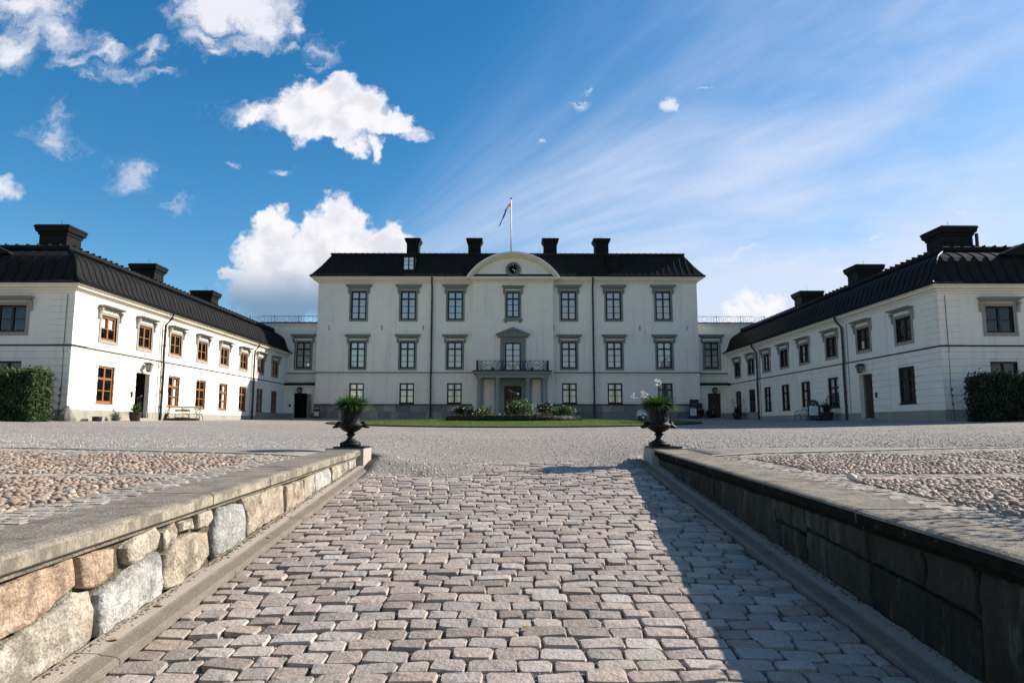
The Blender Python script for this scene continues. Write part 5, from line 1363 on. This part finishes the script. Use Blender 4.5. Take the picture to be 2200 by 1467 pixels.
bush('rose_bush', 'dense rose bush with white blossoms at the left end of the flower bed', (-2.75, 44.6, 1.93), .95, .8, .98, 2600, M_leaf_dark, 71, flowers=16, group=G)
bush('rose_bush', 'loose dark leaved rose bush beside the leftmost bush in the bed', (-1.7, 45.0, 1.93), .6, .6, .8, 1300, M_leaf_dark, 72, flowers=9, group=G)
bush('rose_bush', 'tall yellowish green bush in front of the bronze horse', (.52, 44.2, 1.93), 1.05, .9, 1.35, 3600, M_leaf_rose, 73, flowers=12, group=G)
bush('rose_bush', 'upright bush with white blossoms right of the horse statue', (2.35, 44.9, 1.93), .75, .7, 1.15, 1900, M_leaf_dark, 74, flowers=12, group=G)
bush('rose_bush', 'white flowering rose bush at the right end of the flower bed', (3.55, 45.0, 1.93), .85, .75, .95, 2200, M_leaf_rose, 75, flowers=13, group=G)
def low(r):
    a = r.uniform(0, 6.28); q = 4.1 * math.sqrt(r.random()); x, y = bc[0] + q * math.cos(a), bc[1] + q * math.sin(a)
    if y > 47.5: return None
    return (x, y, 1.95 + .5 * r.random() ** 1.4 * (1 + .6 * math.sin(x * 3)))
lowm = leafmat('bed_flowers', [(.05, .08, .025), (.09, .10, .04), (.16, .085, .045), (.22, .12, .09), (.07, .11, .05), (.12, .13, .06), (.2, .15, .08)], .7, .2)
o = tag(add(leaf_cloud(7000, low, .10, 41, .4), 'bed_planting', lowm, None, rnd=True), 'mixed low reddish and green perennials filling the flower bed', 'flowers'); o['kind'] = 'stuff'
mb = MB(); r_ = np.random.default_rng(8)
for i in range(60):
    p = low(r_)
    if p: mb.lathe([(.02, -.03), (.05, 0), (.02, .04)], 6, (p[0], p[1], p[2] + .1))
o = tag(add(mb, 'bed_blossoms', M_petal, None), 'small white blossoms scattered over the low bed planting', 'flowers'); o['kind'] = 'stuff'
def spiky(label, c, n, ln, mat, seed, cat='plant', width=.035, pot=None, group=None, name='spiky_plant', droop=1.0, spread=0.0, el=(.25, 1.45)):
    b = thing(name, label, cat, c, group); r = np.random.default_rng(seed); mb = MB()
    for i in range(n):
        a = r.uniform(0, 6.28); e = r.uniform(*el); l = ln * r.uniform(.65, 1.15); mb.cur = r.random(); L_ = []; R_2 = []
        ca, sa = math.cos(a), math.sin(a); w_ = width * r.uniform(.7, 1.2); o_ = spread * r.uniform(0, 1)
        for k in range(6):
            f = k / 5; th = e - droop * f * f * (1.5 - e * .55); rad = 0; 
            x = o_ + l * (f * math.cos(e) + .25 * f * f * (1 - math.cos(e))); z = l * (f * math.sin(e) - droop * .55 * f * f * math.cos(e)) * .95
            ww = w_ * (1 - f ** 2.2) * .5 + .001
            L_.append(mb.vert((c[0] + ca * x - sa * ww, c[1] + sa * x + ca * ww, c[2] + z))); R_2.append(mb.vert((c[0] + ca * x + sa * ww, c[1] + sa * x - ca * ww, c[2] + z)))
        for k in range(5): mb.face((L_[k], L_[k + 1], R_2[k + 1], R_2[k]))
    add(mb, 'leaves', mat, b, rnd=True); return b
spiky('dark spiky cordyline at the left of the horse statue', (-1.3, 45.6, 2.25), 46, .75, M_leaf_dark, 3, group='cordylines in the bed', droop=.4)
spiky('dark spiky cordyline at the right of the horse statue', (2.05, 45.6, 2.3), 46, .75, M_leaf_dark, 4, group='cordylines in the bed', droop=.4)
# bronze horse on a rough stone pile
hs_ = thing('horse_statue', 'dark bronze horse statue on a rough stone pile before the porch door', 'statue', (.40, 46.6, 1.93))
sk = bpy.data.meshes.new('horse'); 
V_ = [(.10, 0, 1.02), (-.12, 0, 1.03), (.34, 0, 1.05), (-.30, 0, 1.14), (-.46, 0, 1.34), (-.52, 0, 1.42), (-.66, 0, 1.28), (-.72, 0, 1.20),
      (-.26, .09, .82), (-.30, .09, .56), (-.26, .09, .32), (-.30, .09, .27), (-.20, -.09, .84), (-.34, -.09, .66), (-.26, -.09, .48), (-.30, -.09, .44),
      (.38, .09, .86), (.46, .09, .58), (.40, .09, .32), (.36, .09, .27), (.34, -.09, .86), (.34, -.09, .58), (.30, -.09, .32), (.26, -.09, .27),
      (.48, 0, 1.06), (.58, 0, .88), (.58, 0, .62), (-.50, .03, 1.50), (-.50, -.03, 1.50)]
E_ = [(0, 1), (0, 2), (1, 3), (3, 4), (4, 5), (5, 6), (6, 7), (3, 8), (8, 9), (9, 10), (10, 11), (3, 12), (12, 13), (13, 14), (14, 15), (2, 16), (16, 17), (17, 18), (18, 19), (2, 20), (20, 21), (21, 22), (22, 23), (2, 24), (24, 25), (25, 26), (5, 27), (5, 28)]
RAD = [.19, .19, .20, .17, .11, .09, .06, .05, .085, .05, .035, .04, .085, .05, .035, .04, .11, .055, .038, .042, .11, .055, .038, .042, .04, .035, .02, .018, .018]
sk.from_pydata(V_, E_, []); so = bpy.data.objects.new('horse', sk); COL.objects.link(so)
so.modifiers.new('skin', 'SKIN'); so.modifiers.new('sub', 'SUBSURF').levels = 1
for i, r in enumerate(RAD): sk.skin_vertices[0].data[i].radius = (r, r * .85)
sk.skin_vertices[0].data[0].use_root = True
bpy.context.view_layer.update(); dg = bpy.context.evaluated_depsgraph_get(); me = bpy.data.meshes.new_from_object(so.evaluated_get(dg)); bpy.data.objects.remove(so)
me.materials.clear(); me.materials.append(M_bronze); me.polygons.foreach_set('use_smooth', [True] * len(me.polygons)); me.name = 'horse'
me.transform(Matrix.Scale(.62, 4)); ho = link('horse', me, hs_, (0, 0, 1.08))
for k in range(7):
    q = MB(); r0 = random.Random(k); s_ = r0.uniform(.25, .42); stamp(q, PEBP[k], (.4 + r0.uniform(-.4, .4), 46.6 + r0.uniform(-.3, .3), 2.1 + .15 * k), (s_, s_ * .8, s_ * .6), Euler((r0.uniform(-.4, .4), .2, r0.uniform(0, 6))).to_matrix(), 0)
    add(q, 'stone', M_wallst, hs_)

# ------------------------------------------------------------------ cast iron urns with agapanthus
def make_urn(label, loc):
    u = thing('urn', label, 'urn', loc, 'cast iron urns on the wall ends')
    mb = MB(); mb.box(-.133, .133, -.133, .133, 0, .055); mb.box(-.118, .118, -.118, .118, .055, .066)
    mb.lathe([(.112, .066), (.108, .078), (.075, .095), (.052, .12), (.046, .145), (.05, .155), (.045, .16)], 24); add(mb, 'foot', M_iron, u, True, True)
    mb = MB(); mb.lathe([(.05, .158), (.06, .166), (.078, .178), (.076, .186), (.055, .196), (.05, .206)], 24); add(mb, 'knop', M_iron, u, True, True)
    flute = lambda a, z: (.035 * abs(math.sin(a * 14)) if .225 < z < .325 else 0)
    mb = MB(); mb.lathe([(.05, .206), (.085, .222), (.13, .25), (.165, .285), (.185, .318), (.19, .332), (.18, .342), (.165, .348), (.16, .36), (.158, .44), (.163, .53), (.178, .575), (.205, .61), (.24, .636), (.262, .646), (.262, .656), (.24, .656), (.19, .62)], 84, wob=flute, cap=False); add(mb, 'bowl', M_iron, u, True, True)
    mb = MB(); mb.face([mb.vert((.2 * math.cos(k * PI / 12), .2 * math.sin(k * PI / 12), .628)) for k in range(24)]); add(mb, 'earth', M_soil, u, False, True)
    for s in (-1, 1):                                   # satyr-mask handles
        mb = MB(); mb.tube([(s * .15, 0, .335), (s * .2, 0, .318), (s * .25, 0, .296), (s * .285, 0, .29)], .026, 7, taper=[1.5, 1.4, .9, .45])
        mb.tube([(s * .155, 0, .352), (s * .185, 0, .368), (s * .215, 0, .352), (s * .24, 0, .325)], .018, 6, taper=[1, 1.2, 1, .5])
        add(mb, 'handle', M_iron, u, True, True)
    mb = MB()                                           # relief: laurel wreath and volutes on the belly
    def on(a, z, o=.004): r = .162 + o; return (r * math.sin(a), -r * math.cos(a), z)
    mb.tube([on(.28 * math.sin(q), .45 + .062 * math.cos(q), .008) for q in np.linspace(0, 2 * PI, 21)[:-1]], .009, 5, True)
    for k in range(18): q = 2 * PI * k / 18; p = on(.30 * math.sin(q), .45 + .068 * math.cos(q), .012); mb.lathe([(.002, -.012), (.009, 0), (.002, .012)], 5, p)
    for s in (-1, 1):
        mb.tube([on(s * (.42 + .10 * math.cos(q)), .49 + .028 * math.sin(q), .008) for q in np.linspace(-1.2, 4.4, 12)], .008, 5); mb.tube([on(s * (.42 + .09 * math.cos(q)), .40 + .026 * math.sin(q), .008) for q in np.linspace(1.2, -4.4, 12)], .008, 5)
    mb.tube([on(a, .53 - .02 * math.cos(a * 3), .01) for a in np.linspace(-.5, .5, 12)], .010, 5); mb.lathe([(.004, -.02), (.02, 0), (.004, .02)], 6, on(0, .54, .014)); mb.lathe([(.004, -.016), (.016, 0), (.004, .016)], 6, on(0, .372, .012))
    add(mb, 'relief', M_iron, u, True, True)
    for c_ in u.children: c_.data.transform(Matrix.Scale(.945, 4))
    return u
UZ = cope_z(10.1) + .039
u1 = make_urn('black cast iron urn on the left wall end, filled only with leaves', (-2.30, 10.11, UZ))
dup(u1, (2.22, 10.11, UZ), .06, 'black cast iron urn on the right wall end, white flowers above it')
spiky('dense arching green leaves filling the left urn', (-2.30, 10.11, UZ + .575), 1200, .215, M_blade, 12, 'plant', .014, name='agapanthus', spread=.19, el=(.05, 1.3))
pl2 = spiky('arching green leaves with white flower stalks filling the right urn', (2.22, 10.11, UZ + .575), 1200, .22, M_blade, 13, 'plant', .014, name='agapanthus', spread=.19, el=(.05, 1.3))
for (x0, z0, x1, z1, n_) in ((-.04, .0, -.09, .31, 16), (-.12, .0, -.30, .13, 22), (-.14, -.02, -.43, .105, 12)):
    mb = MB(); r_ = np.random.default_rng(int(z1 * 100)); A_ = Vector((2.30 + x0, 10.05, UZ + .62 + z0)); B_ = Vector((2.30 + x1, 10.03, UZ + .62 + z1))
    mb.tube([A_, A_.lerp(B_, .5) + Vector((.01, 0, .03)), B_], .004, 5); add(mb, 'flower_stalk', M_blade, pl2)
    mb = MB()
    for k in range(n_):
        d = Vector(r_.normal(0, 1, 3)).normalized(); p = B_ + d * .045 * r_.uniform(.3, 1.0); u_ = d.cross(Vector((0, 0, 1))).normalized(); v_ = d.cross(u_); l = .03
        for q in range(3): a = q * 2.1 + r_.uniform(0, 1); e = (u_ * math.cos(a) + v_ * math.sin(a)); mb.poly([p, p + d * l * .5 + e * l * .6 + d.cross(e) * .007, p + d * l * .8 + e * l, p + d * l * .5 + e * l * .6 - d.cross(e) * .007])
    add(mb, 'white_flower', M_petal, pl2)
mb = MB(); mb.tube([(-2.24, 10.05, UZ + .62), (-2.22, 10.0, UZ + .72), (-2.19, 9.98, UZ + .84)], .004, 5); mb.tube([(-2.36, 10.05, UZ + .65), (-2.37, 10.03, UZ + .82)], .0025, 4); add(mb, 'flower_stalk', M_blade, bpy.data.objects['agapanthus'])

# ------------------------------------------------------------------ clipped hedges before the wings
def hedge(label, x0, x1, y0, y1, z0, z1, n, seed, mat, out):
    h = thing('hedge', label, 'hedge', ((x0 + x1) / 2, (y0 + y1) / 2, z0)); r0 = random.Random(seed)
    mb = MB(); q = .22; mb.box(x0 + q, x1 - q, y0 + q, y1 - q, z0 - .3, z1 - q); add(mb, 'hedge_core', M_leaf_dark, h)
    def pos(r):
        x, y, z = r.uniform(x0, x1), r.uniform(y0, y1), z0 + (z1 - z0) * r.random()
        f = r.random(); b = r.normal(0, .11) + .08 * math.sin(x * 5 + z * 7) + .07 * math.sin(x * 2.1 - z * 3) + .35 * max(0, (z - z1 + .5)) ** 2
        if f < .55: y = y0 + .12 + b
        elif f < .75: z = z1 - .1 + b
        elif f < .93:
            if out > 0: x = x1 - .12 - b
            else: x = x0 + .12 + b
        k = .25 * max(0, (z - z1 + .6)) ** 2
        return (x, y + k, z)
    add(leaf_cloud(n, pos, .13, seed), 'foliage', mat, h, rnd=True)
    mb = MB(); tw = MB(); r_ = np.random.default_rng(seed + 1)
    for i in range(46):
        xe = (x1 if out > 0 else x0); z = z0 + (z1 - z0) * r_.uniform(.25, 1.05); y = r_.uniform(y0, y0 + .8)
        top = r_.random() < .45
        if top: xe = r_.uniform(x0, x1); z = z1 - .1
        d = Vector((0, -.1, 1)) if top else Vector((out, -.2, r_.uniform(-.1, .6))); d += Vector(r_.normal(0, .3, 3)); d.normalize(); L_ = r_.uniform(.2, .5)
        p = Vector((xe - out * .12 if not top else xe, y, z)); tw.tube([p, p + d * L_], .006, 4)
        for k in range(9):
            m = p + d * L_ * (.3 + .7 * k / 8); u = Vector(r_.normal(0, 1, 3)).normalized(); v = u.cross(d).normalized(); s = .10; mb.cur = r_.random()
            mb.poly([m, m + u * s * .5 + v * s * .22, m + u * s, m + u * s * .5 - v * s * .22])
    add(mb, 'shoot_leaves', mat, h, rnd=True); add(tw, 'twigs', M_brown, h); return h
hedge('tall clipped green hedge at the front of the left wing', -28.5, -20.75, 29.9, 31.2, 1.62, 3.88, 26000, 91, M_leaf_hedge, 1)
hedge('tall shade-darkened hedge at the front of the right wing, top leaves backlit', 20.85, 28.5, 29.6, 31.0, 1.60, 3.68, 22000, 92, M_leaf_dark, -1)  # same species as the left hedge, leaf colour darkened for its shade
# unseen box ball, assumed and placed to cast the shadow on the right-hand paving
bush('unseen_box_ball', 'unseen round box bush placed to shade the right-hand paving', (4.65, 4.3, 1.0), .72, .72, 1.75, 6000, M_leaf_hedge, 97, size=.06, lobes=2)

# ------------------------------------------------------------------ small things about the court
mb = MB(); pts = []
bo = thing('boulder', 'pointed grey boulder leaning at the corner of the left wing', 'boulder', (-20.75, 32.35, 1.62))
n = 11; r0 = random.Random(17); R6 = []
for (f, z, ox) in ((1.0, -.1, 0), (1.02, .18, 0), (.82, .36, .0), (.45, .6, .04), (.14, .76, .08)): R6.append([mb.vert((-20.72 + ox + f * .42 * math.cos(2 * PI * k / n) * (1 + r0.uniform(-.12, .12)), 32.3 + f * .38 * math.sin(2 * PI * k / n) * (1 + r0.uniform(-.12, .12)), 1.63 + z * 1.0 + r0.uniform(-.03, .03))) for k in range(n)])
for A, B in zip(R6, R6[1:]):
    for k in range(n): mb.face((A[k], A[(k + 1) % n], B[(k + 1) % n], B[k]))
mb.face(R6[-1]); add(mb, 'rock', material('grey_rock', (.24, .22, .19), .9, var=.3, vscale=5, fine=(40, .3), bump=.02, bscale=18, spec=.1, stain=[(2.5, .5, .62, (.12, .11, .09), .6)]), bo)
def gz(x, y): return court(x, y) - .01
b = thing('bucket', 'low black tub standing on the gravel by the left wing', 'tub', (-20.25, 34.0, gz(-20.25, 34)))
mb = MB(); mb.lathe([(.19, 0), (.215, .05), (.22, .19), (.225, .22), (.225, .25), (.2, .25), (.19, .2)], 24); add(mb, 'body', M_pipe, b, True, True)
mb = MB(); mb.lathe([(.18, .19), (.0, .19)], 24, cap=False); add(mb, 'contents', M_soil, b, False, True)
b = thing('dark_stone', 'small dark wedge shaped stone beside the black tub', 'stone', (-20.5, 33.4, gz(-20.5, 33.4))); mb = MB(); mb.prism([(-.2, 0), (.1, 0), (.12, .1), (.04, .14), (-.1, .08)], 0, -.12, .12); add(mb, 'rock', M_pipe, b, False, True)
def potplant(label, loc, rpot, hpot, n, ln, mat, seed, flowers=(), width=.03, fmat=None, potmat=None):
    p = thing('plant_pot', label, 'flowerpot', loc)
    mb = MB(); mb.lathe([(rpot * .7, 0), (rpot * .95, hpot * .5), (rpot, hpot * .92), (rpot * 1.06, hpot * .93), (rpot * 1.06, hpot), (rpot * .9, hpot), (rpot * .85, hpot * .9)], 24); add(mb, 'pot', potmat or M_dpot, p, True, True)
    q = spiky(label.replace('pot', 'plant', 1) if False else 'plant', (loc[0], loc[1], loc[2] + hpot * .9), n, ln, mat, seed, width=width)
    for c in list(q.children):
        c.parent = p; c.location = tuple(-v for v in loc)
    bpy.data.objects.remove(q)
    for (dx, h) in flowers:
        mb = MB(); mb.tube([(dx * .3, -.05, hpot), (dx * .8, -.08, hpot + h * .6), (dx, -.1, hpot + h)], .008, 4); add(mb, 'flower_stalk', mat, p, False, True)
        mb = MB(); rx = random.Random(int(h * 100)); [mb.lathe([(.01, -.03), (.035, 0), (.01, .03)], 5, (dx + rx.uniform(-.05, .05), -.1 + rx.uniform(-.05, .05), hpot + h + rx.uniform(-.05, .05))) for _ in range(9)]; add(mb, 'flower_head', fmat or M_violet, p, False, True)
    return p
M_dpot = material('dark_glazed_pot', (.045, .025, .02), .3, spec=.5); M_violet = material('violet_flowers', (.10, .09, .16), .8); M_terr = material('terracotta', (.3, .14, .08), .8)
potplant('dark pot with arching green leaves by the open door of the left wing', (-20.1, 37.15, gz(-20.1, 37.15)), .30, .5, 150, .75, M_blade, 51, ((.15, .75), (.3, .85)), .05)
bush('lavender_bush', 'small grey lavender bush against the plinth of the left wing', (-20.55, 36.15, gz(-20.5, 36.15)), .26, .26, .42, 700, leafmat('lavender', [(.08, .10, .08), (.12, .14, .11), (.10, .11, .12)]), 53, .05, flowers=0)
potplant('dark pot with tall seed heads left of the far downpipe, right wing', (20.2, 60.3, gz(20.2, 60.3)), .42, .6, 150, .9, M_leaf_dark, 54, ((-.5, .95), (-.4, 1.1), (-.25, .9), (.55, 1.15), (.6, .95)), .05)
potplant('dark pot with spreading leaves beside the near downpipe, right wing', (20.2, 43.3, gz(20.2, 43.3)), .38, .55, 170, .85, M_leaf_dark, 55, ((-.05, .75), (.05, .95), (.25, 1.1)), .05)
bush('potted_shrub', 'dark low shrub with pale blossoms beside the right link door', (18.75, 63.3, gz(18.75, 63.3)), .55, .4, .85, 1500, M_leaf_dark, 56, .1, flowers=6, fm=M_petal)
bush('potted_shrub', 'dark upright shrub between the sign post and right link door', (17.9, 63.2, gz(17.9, 63.2)), .35, .35, 1.0, 1000, M_leaf_dark, 57, .1)

# garden benches
def make_bench(label, loc, rz):
    b = thing('bench', label, 'bench', loc, 'garden benches along the wings', rz)
    L_ = 1.9
    for y in (-L_ / 2, L_ / 2):                         # cast iron ends: x forward
        mb = MB()
        mb.tube([(.52, y, 0), (.47, y, .25), (.36, y, .40), (.22, y, .42), (.10, y, .34), (.02, y, 0)], .022, 5)
        mb.tube([(-.03, y, .9), (-.01, y, .6), (.05, y, .42), (.5, y, .42)], .02, 5); mb.tube([(-.01, y, .70), (.25, y, .66), (.45, y, .62), (.52, y, .5), (.48, y, .40)], .02, 5); mb.tube([(.02, y, .45), (.25, y, .55), (.44, y, .62)], .014, 4)
        add(mb, 'bench_end', M_iron, b, False, True)
    for k in range(5): mb = MB(); mb.box(.07 + k * .09, .145 + k * .09, -L_ / 2 - .03, L_ / 2 + .03, .43, .455); add(mb, 'seat_slat', M_wood, b, False, True)
    for z in (.78,): mb = MB(); mb.box(-.05, -.025, -L_ / 2 - .03, L_ / 2 + .03, z, z + .13); add(mb, 'back_slat', M_wood, b, False, True)
    mb = MB()
    for s in (-1, 1): mb.tube([(-.02, -L_ / 2, .52 if s > 0 else .76), (-.02, 0, .64), (-.02, L_ / 2, .76 if s > 0 else .52)], .012, 4)
    add(mb, 'cross_bar', M_iron, b, False, True); return b
be = make_bench('white slatted bench along the sunlit wall of the left wing', (-20.62, 44.5, gz(-20.6, 44.5)), 0)
dup(be, (-20.0, 42.6, gz(-20.1, 42.6)), -PI / 2, 'bench with dark base standing crosswise beside the white bench, left wing')
o = bpy.data.objects['bench.001']; mb = MB(); mb.box(.02, .55, -.9, .9, .02, .16); add(mb, 'dark_base', M_pipe, o, False, True)
dup(be, (20.62, 47.1, gz(20.6, 47.1)), PI, 'bench in the shade left of the arched notice board, right wing')

# notice boards
M_board = material('black_board', (.022, .024, .024), .5, spec=.3); M_sheet = material('notice_sheet', (.62, .66, .68), .6, spec=.2); M_print = material('grey_print', (.25, .28, .3), .7)
def notice(name, label, loc, rz, w_, h_, sheet, crest=True, base=True):
    b = thing(name, label, 'notice board', loc, 'notice boards about the court', rz); mb = MB(); r = w_ / 2
    prof = [(-r, .06), (r, .06), (r * .96, h_ - r)] + [(r * .96 * math.cos(a), h_ - r + r * math.sin(a)) for a in np.linspace(.2, PI - .2, 10)] + [(-r * .96, h_ - r)]
    mb.prism(prof, 1, -.03, .03); add(mb, 'board', M_board, b, False, True)
    mb = MB(); mb.box(-w_ * .62, w_ * .62, -.22, .25, 0, .07); add(mb, 'foot', M_pipe, b, False, True)
    z0, z1 = sheet; mb = MB(); mb.poly([(-r * .74, -.034, z0), (r * .74, -.034, z0), (r * .74, -.034, z1), (-r * .74, -.034, z1)]); so = add(mb, 'notice_sheet', M_sheet, b, False, True)
    mb = MB()
    for k in range(5): z = z0 + (z1 - z0) * (.18 + .16 * k); mb.poly([(-r * .55, -.037, z), (r * (.55 - .1 * (k % 3)), -.037, z), (r * (.55 - .1 * (k % 3)), -.037, z + .02), (-r * .55, -.037, z + .02)])
    add(mb, 'print_lines', M_print, so, False, True)
    if crest:
        mb = MB(); zc = h_ - r * .85
        for s in (-1, 1): mb.tube([(s * (.03 + .09 * math.sin(a)), -.036, zc + .09 * math.cos(a) * -1) for a in np.linspace(.3, 2.4, 7)], .008, 4)
        for k in range(5): mb.tube([(-.08 + k * .04, -.036, zc + .08), (-.09 + k * .045, -.036, zc + .14)], .008, 4)
        mb.poly([(-r * .8, -.036, h_ - r - .08), (r * .8, -.036, h_ - r - .08), (r * .8, -.036, h_ - r - .045), (-r * .8, -.036, h_ - r - .045)])
        add(mb, 'crest', M_sheet, b, False, True)
    return b
notice('notice_board', 'small arched black notice board at the left corner of the palace', (-17.5, 62.9, gz(-17.5, 62.9)), 0, .56, 1.28, (.25, .62))
notice('notice_board', 'tall arched black notice board beside the bench, right wing', (20.1, 44.95, gz(20.1, 44.95)), -.55, .72, 1.36, (.35, .95))
b = notice('notice_board', 'square black board with white poster at the right palace corner', (16.85, 62.3, gz(16.85, 62.3)), .0, .78, 1.3, (.3, .95))
b = thing('signpost', 'dark flat-topped sign stand behind the white poster board', 'sign', (17.2, 63.1, gz(17.2, 63.1)), None)
mb = MB(); mb.box(-.42, .42, -.04, .04, .9, 1.75); mb.box(-.36, -.28, -.03, .03, 0, .9); mb.box(.28, .36, -.03, .03, 0, .9); mb.box(.42, .72, -.03, .03, .95, 1.42); add(mb, 'panel', M_board, b, False, True)
mb = MB(); [mb.poly([(-.2 + k * .1, -.043, 1.3), (-.14 + k * .1, -.043, 1.3), (-.14 + k * .1, -.043, 1.36 + .03 * (k % 2)), (-.2 + k * .1, -.043, 1.36)]) for k in range(5)]; add(mb, 'faded_print', M_print, b, False, True)
b = thing('stand_post', 'black post with side arm on a domed weight beside the near potted plant', 'post', (20.0, 43.95, gz(20.0, 43.95)))
mb = MB(); mb.lathe([(.30, 0), (.30, .2), (.26, .3), (.1, .36), (.05, .38)], 20); add(mb, 'weight', M_pipe, b, True, True)
mb = MB(); mb.box(-.05, .05, -.05, .05, .36, .98); mb.box(-.06, .06, -.6, .06, .86, 1.0); add(mb, 'post', M_pipe, b, False, True)

# golf cart parked behind the right urn
b = thing('golf_cart', 'small white golf cart with black canopy parked below the palace windows', 'golf cart', (12.6, 60.4, gz(12.6, 60.4)))
M_tyre = material('tyre', (.02, .02, .02), .8)
mb = MB(); mb.prism([(-1.15, .35), (-1.12, .72), (-.85, .95), (-.55, .80), (-.5, .42), (.1, .38), (.2, .72), (1.05, .75), (1.1, .4)], 1, -.55, .55); add(mb, 'body', M_white, b, False, True)
mb = MB(); mb.box(.0, .7, -.5, .5, .72, .86); mb.box(.55, .7, -.5, .5, .86, 1.25); add(mb, 'seat', M_pipe, b, False, True)
mb = MB(); mb.box(-.75, .95, -.58, .58, 1.78, 1.86); add(mb, 'canopy', M_pipe, b, False, True)
for (x, y) in ((-.62, -.52), (-.62, .52), (.85, -.52), (.85, .52)): mb = MB(); mb.tube([(x, y, .8), (x * .95, y, 1.8)], .02, 5); add(mb, 'canopy_post', M_pipe, b, False, True)
mb = MB(); mb.prism([(-.62, .85), (-.6, 1.75), (-.57, 1.75), (-.59, .85)], 1, -.5, .5); add(mb, 'windscreen', M_glass, b, False, True)
mb = MB(); mb.tube([(-.45, -.2, .8), (-.2, -.2, 1.1)], .02, 5); mb.tube([(-.2 + .08 * math.cos(a), -.2 + .16 * math.sin(a), 1.1 + .1 * math.cos(a)) for a in np.linspace(0, 6.28, 13)[:-1]], .014, 4, True); add(mb, 'steering_wheel', M_pipe, b, False, True)
for (x, y) in ((-.78, -.5), (-.78, .5), (.75, -.5), (.75, .5)):
    mb = MB(); n = 20
    R7 = [[mb.vert((x + r * math.cos(2 * PI * k / n), y + q, .23 + r * math.sin(2 * PI * k / n))) for k in range(n)] for r, q in ((.13, -.08), (.22, -.09), (.235, -.05), (.235, .05), (.22, .09), (.13, .08))]
    for A, B in zip(R7, R7[1:]):
        for k in range(n): mb.face((A[k], A[(k + 1) % n], B[(k + 1) % n], B[k]))
    wo = add(mb, 'wheel', M_tyre, b, False, True); mb = MB()
    a_ = [[mb.vert((x + r * math.cos(2 * PI * k / n), y + q, .23 + r * math.sin(2 * PI * k / n))) for k in range(n)] for r, q in ((.13, -.075), (.05, -.085), (.05, .085), (.13, .075))]
    for A, B in zip(a_, a_[1:]):
        for k in range(n): mb.face((A[k], A[(k + 1) % n], B[(k + 1) % n], B[k]))
    mb.face(a_[1]); add(mb, 'rim', M_white, wo, False, True)
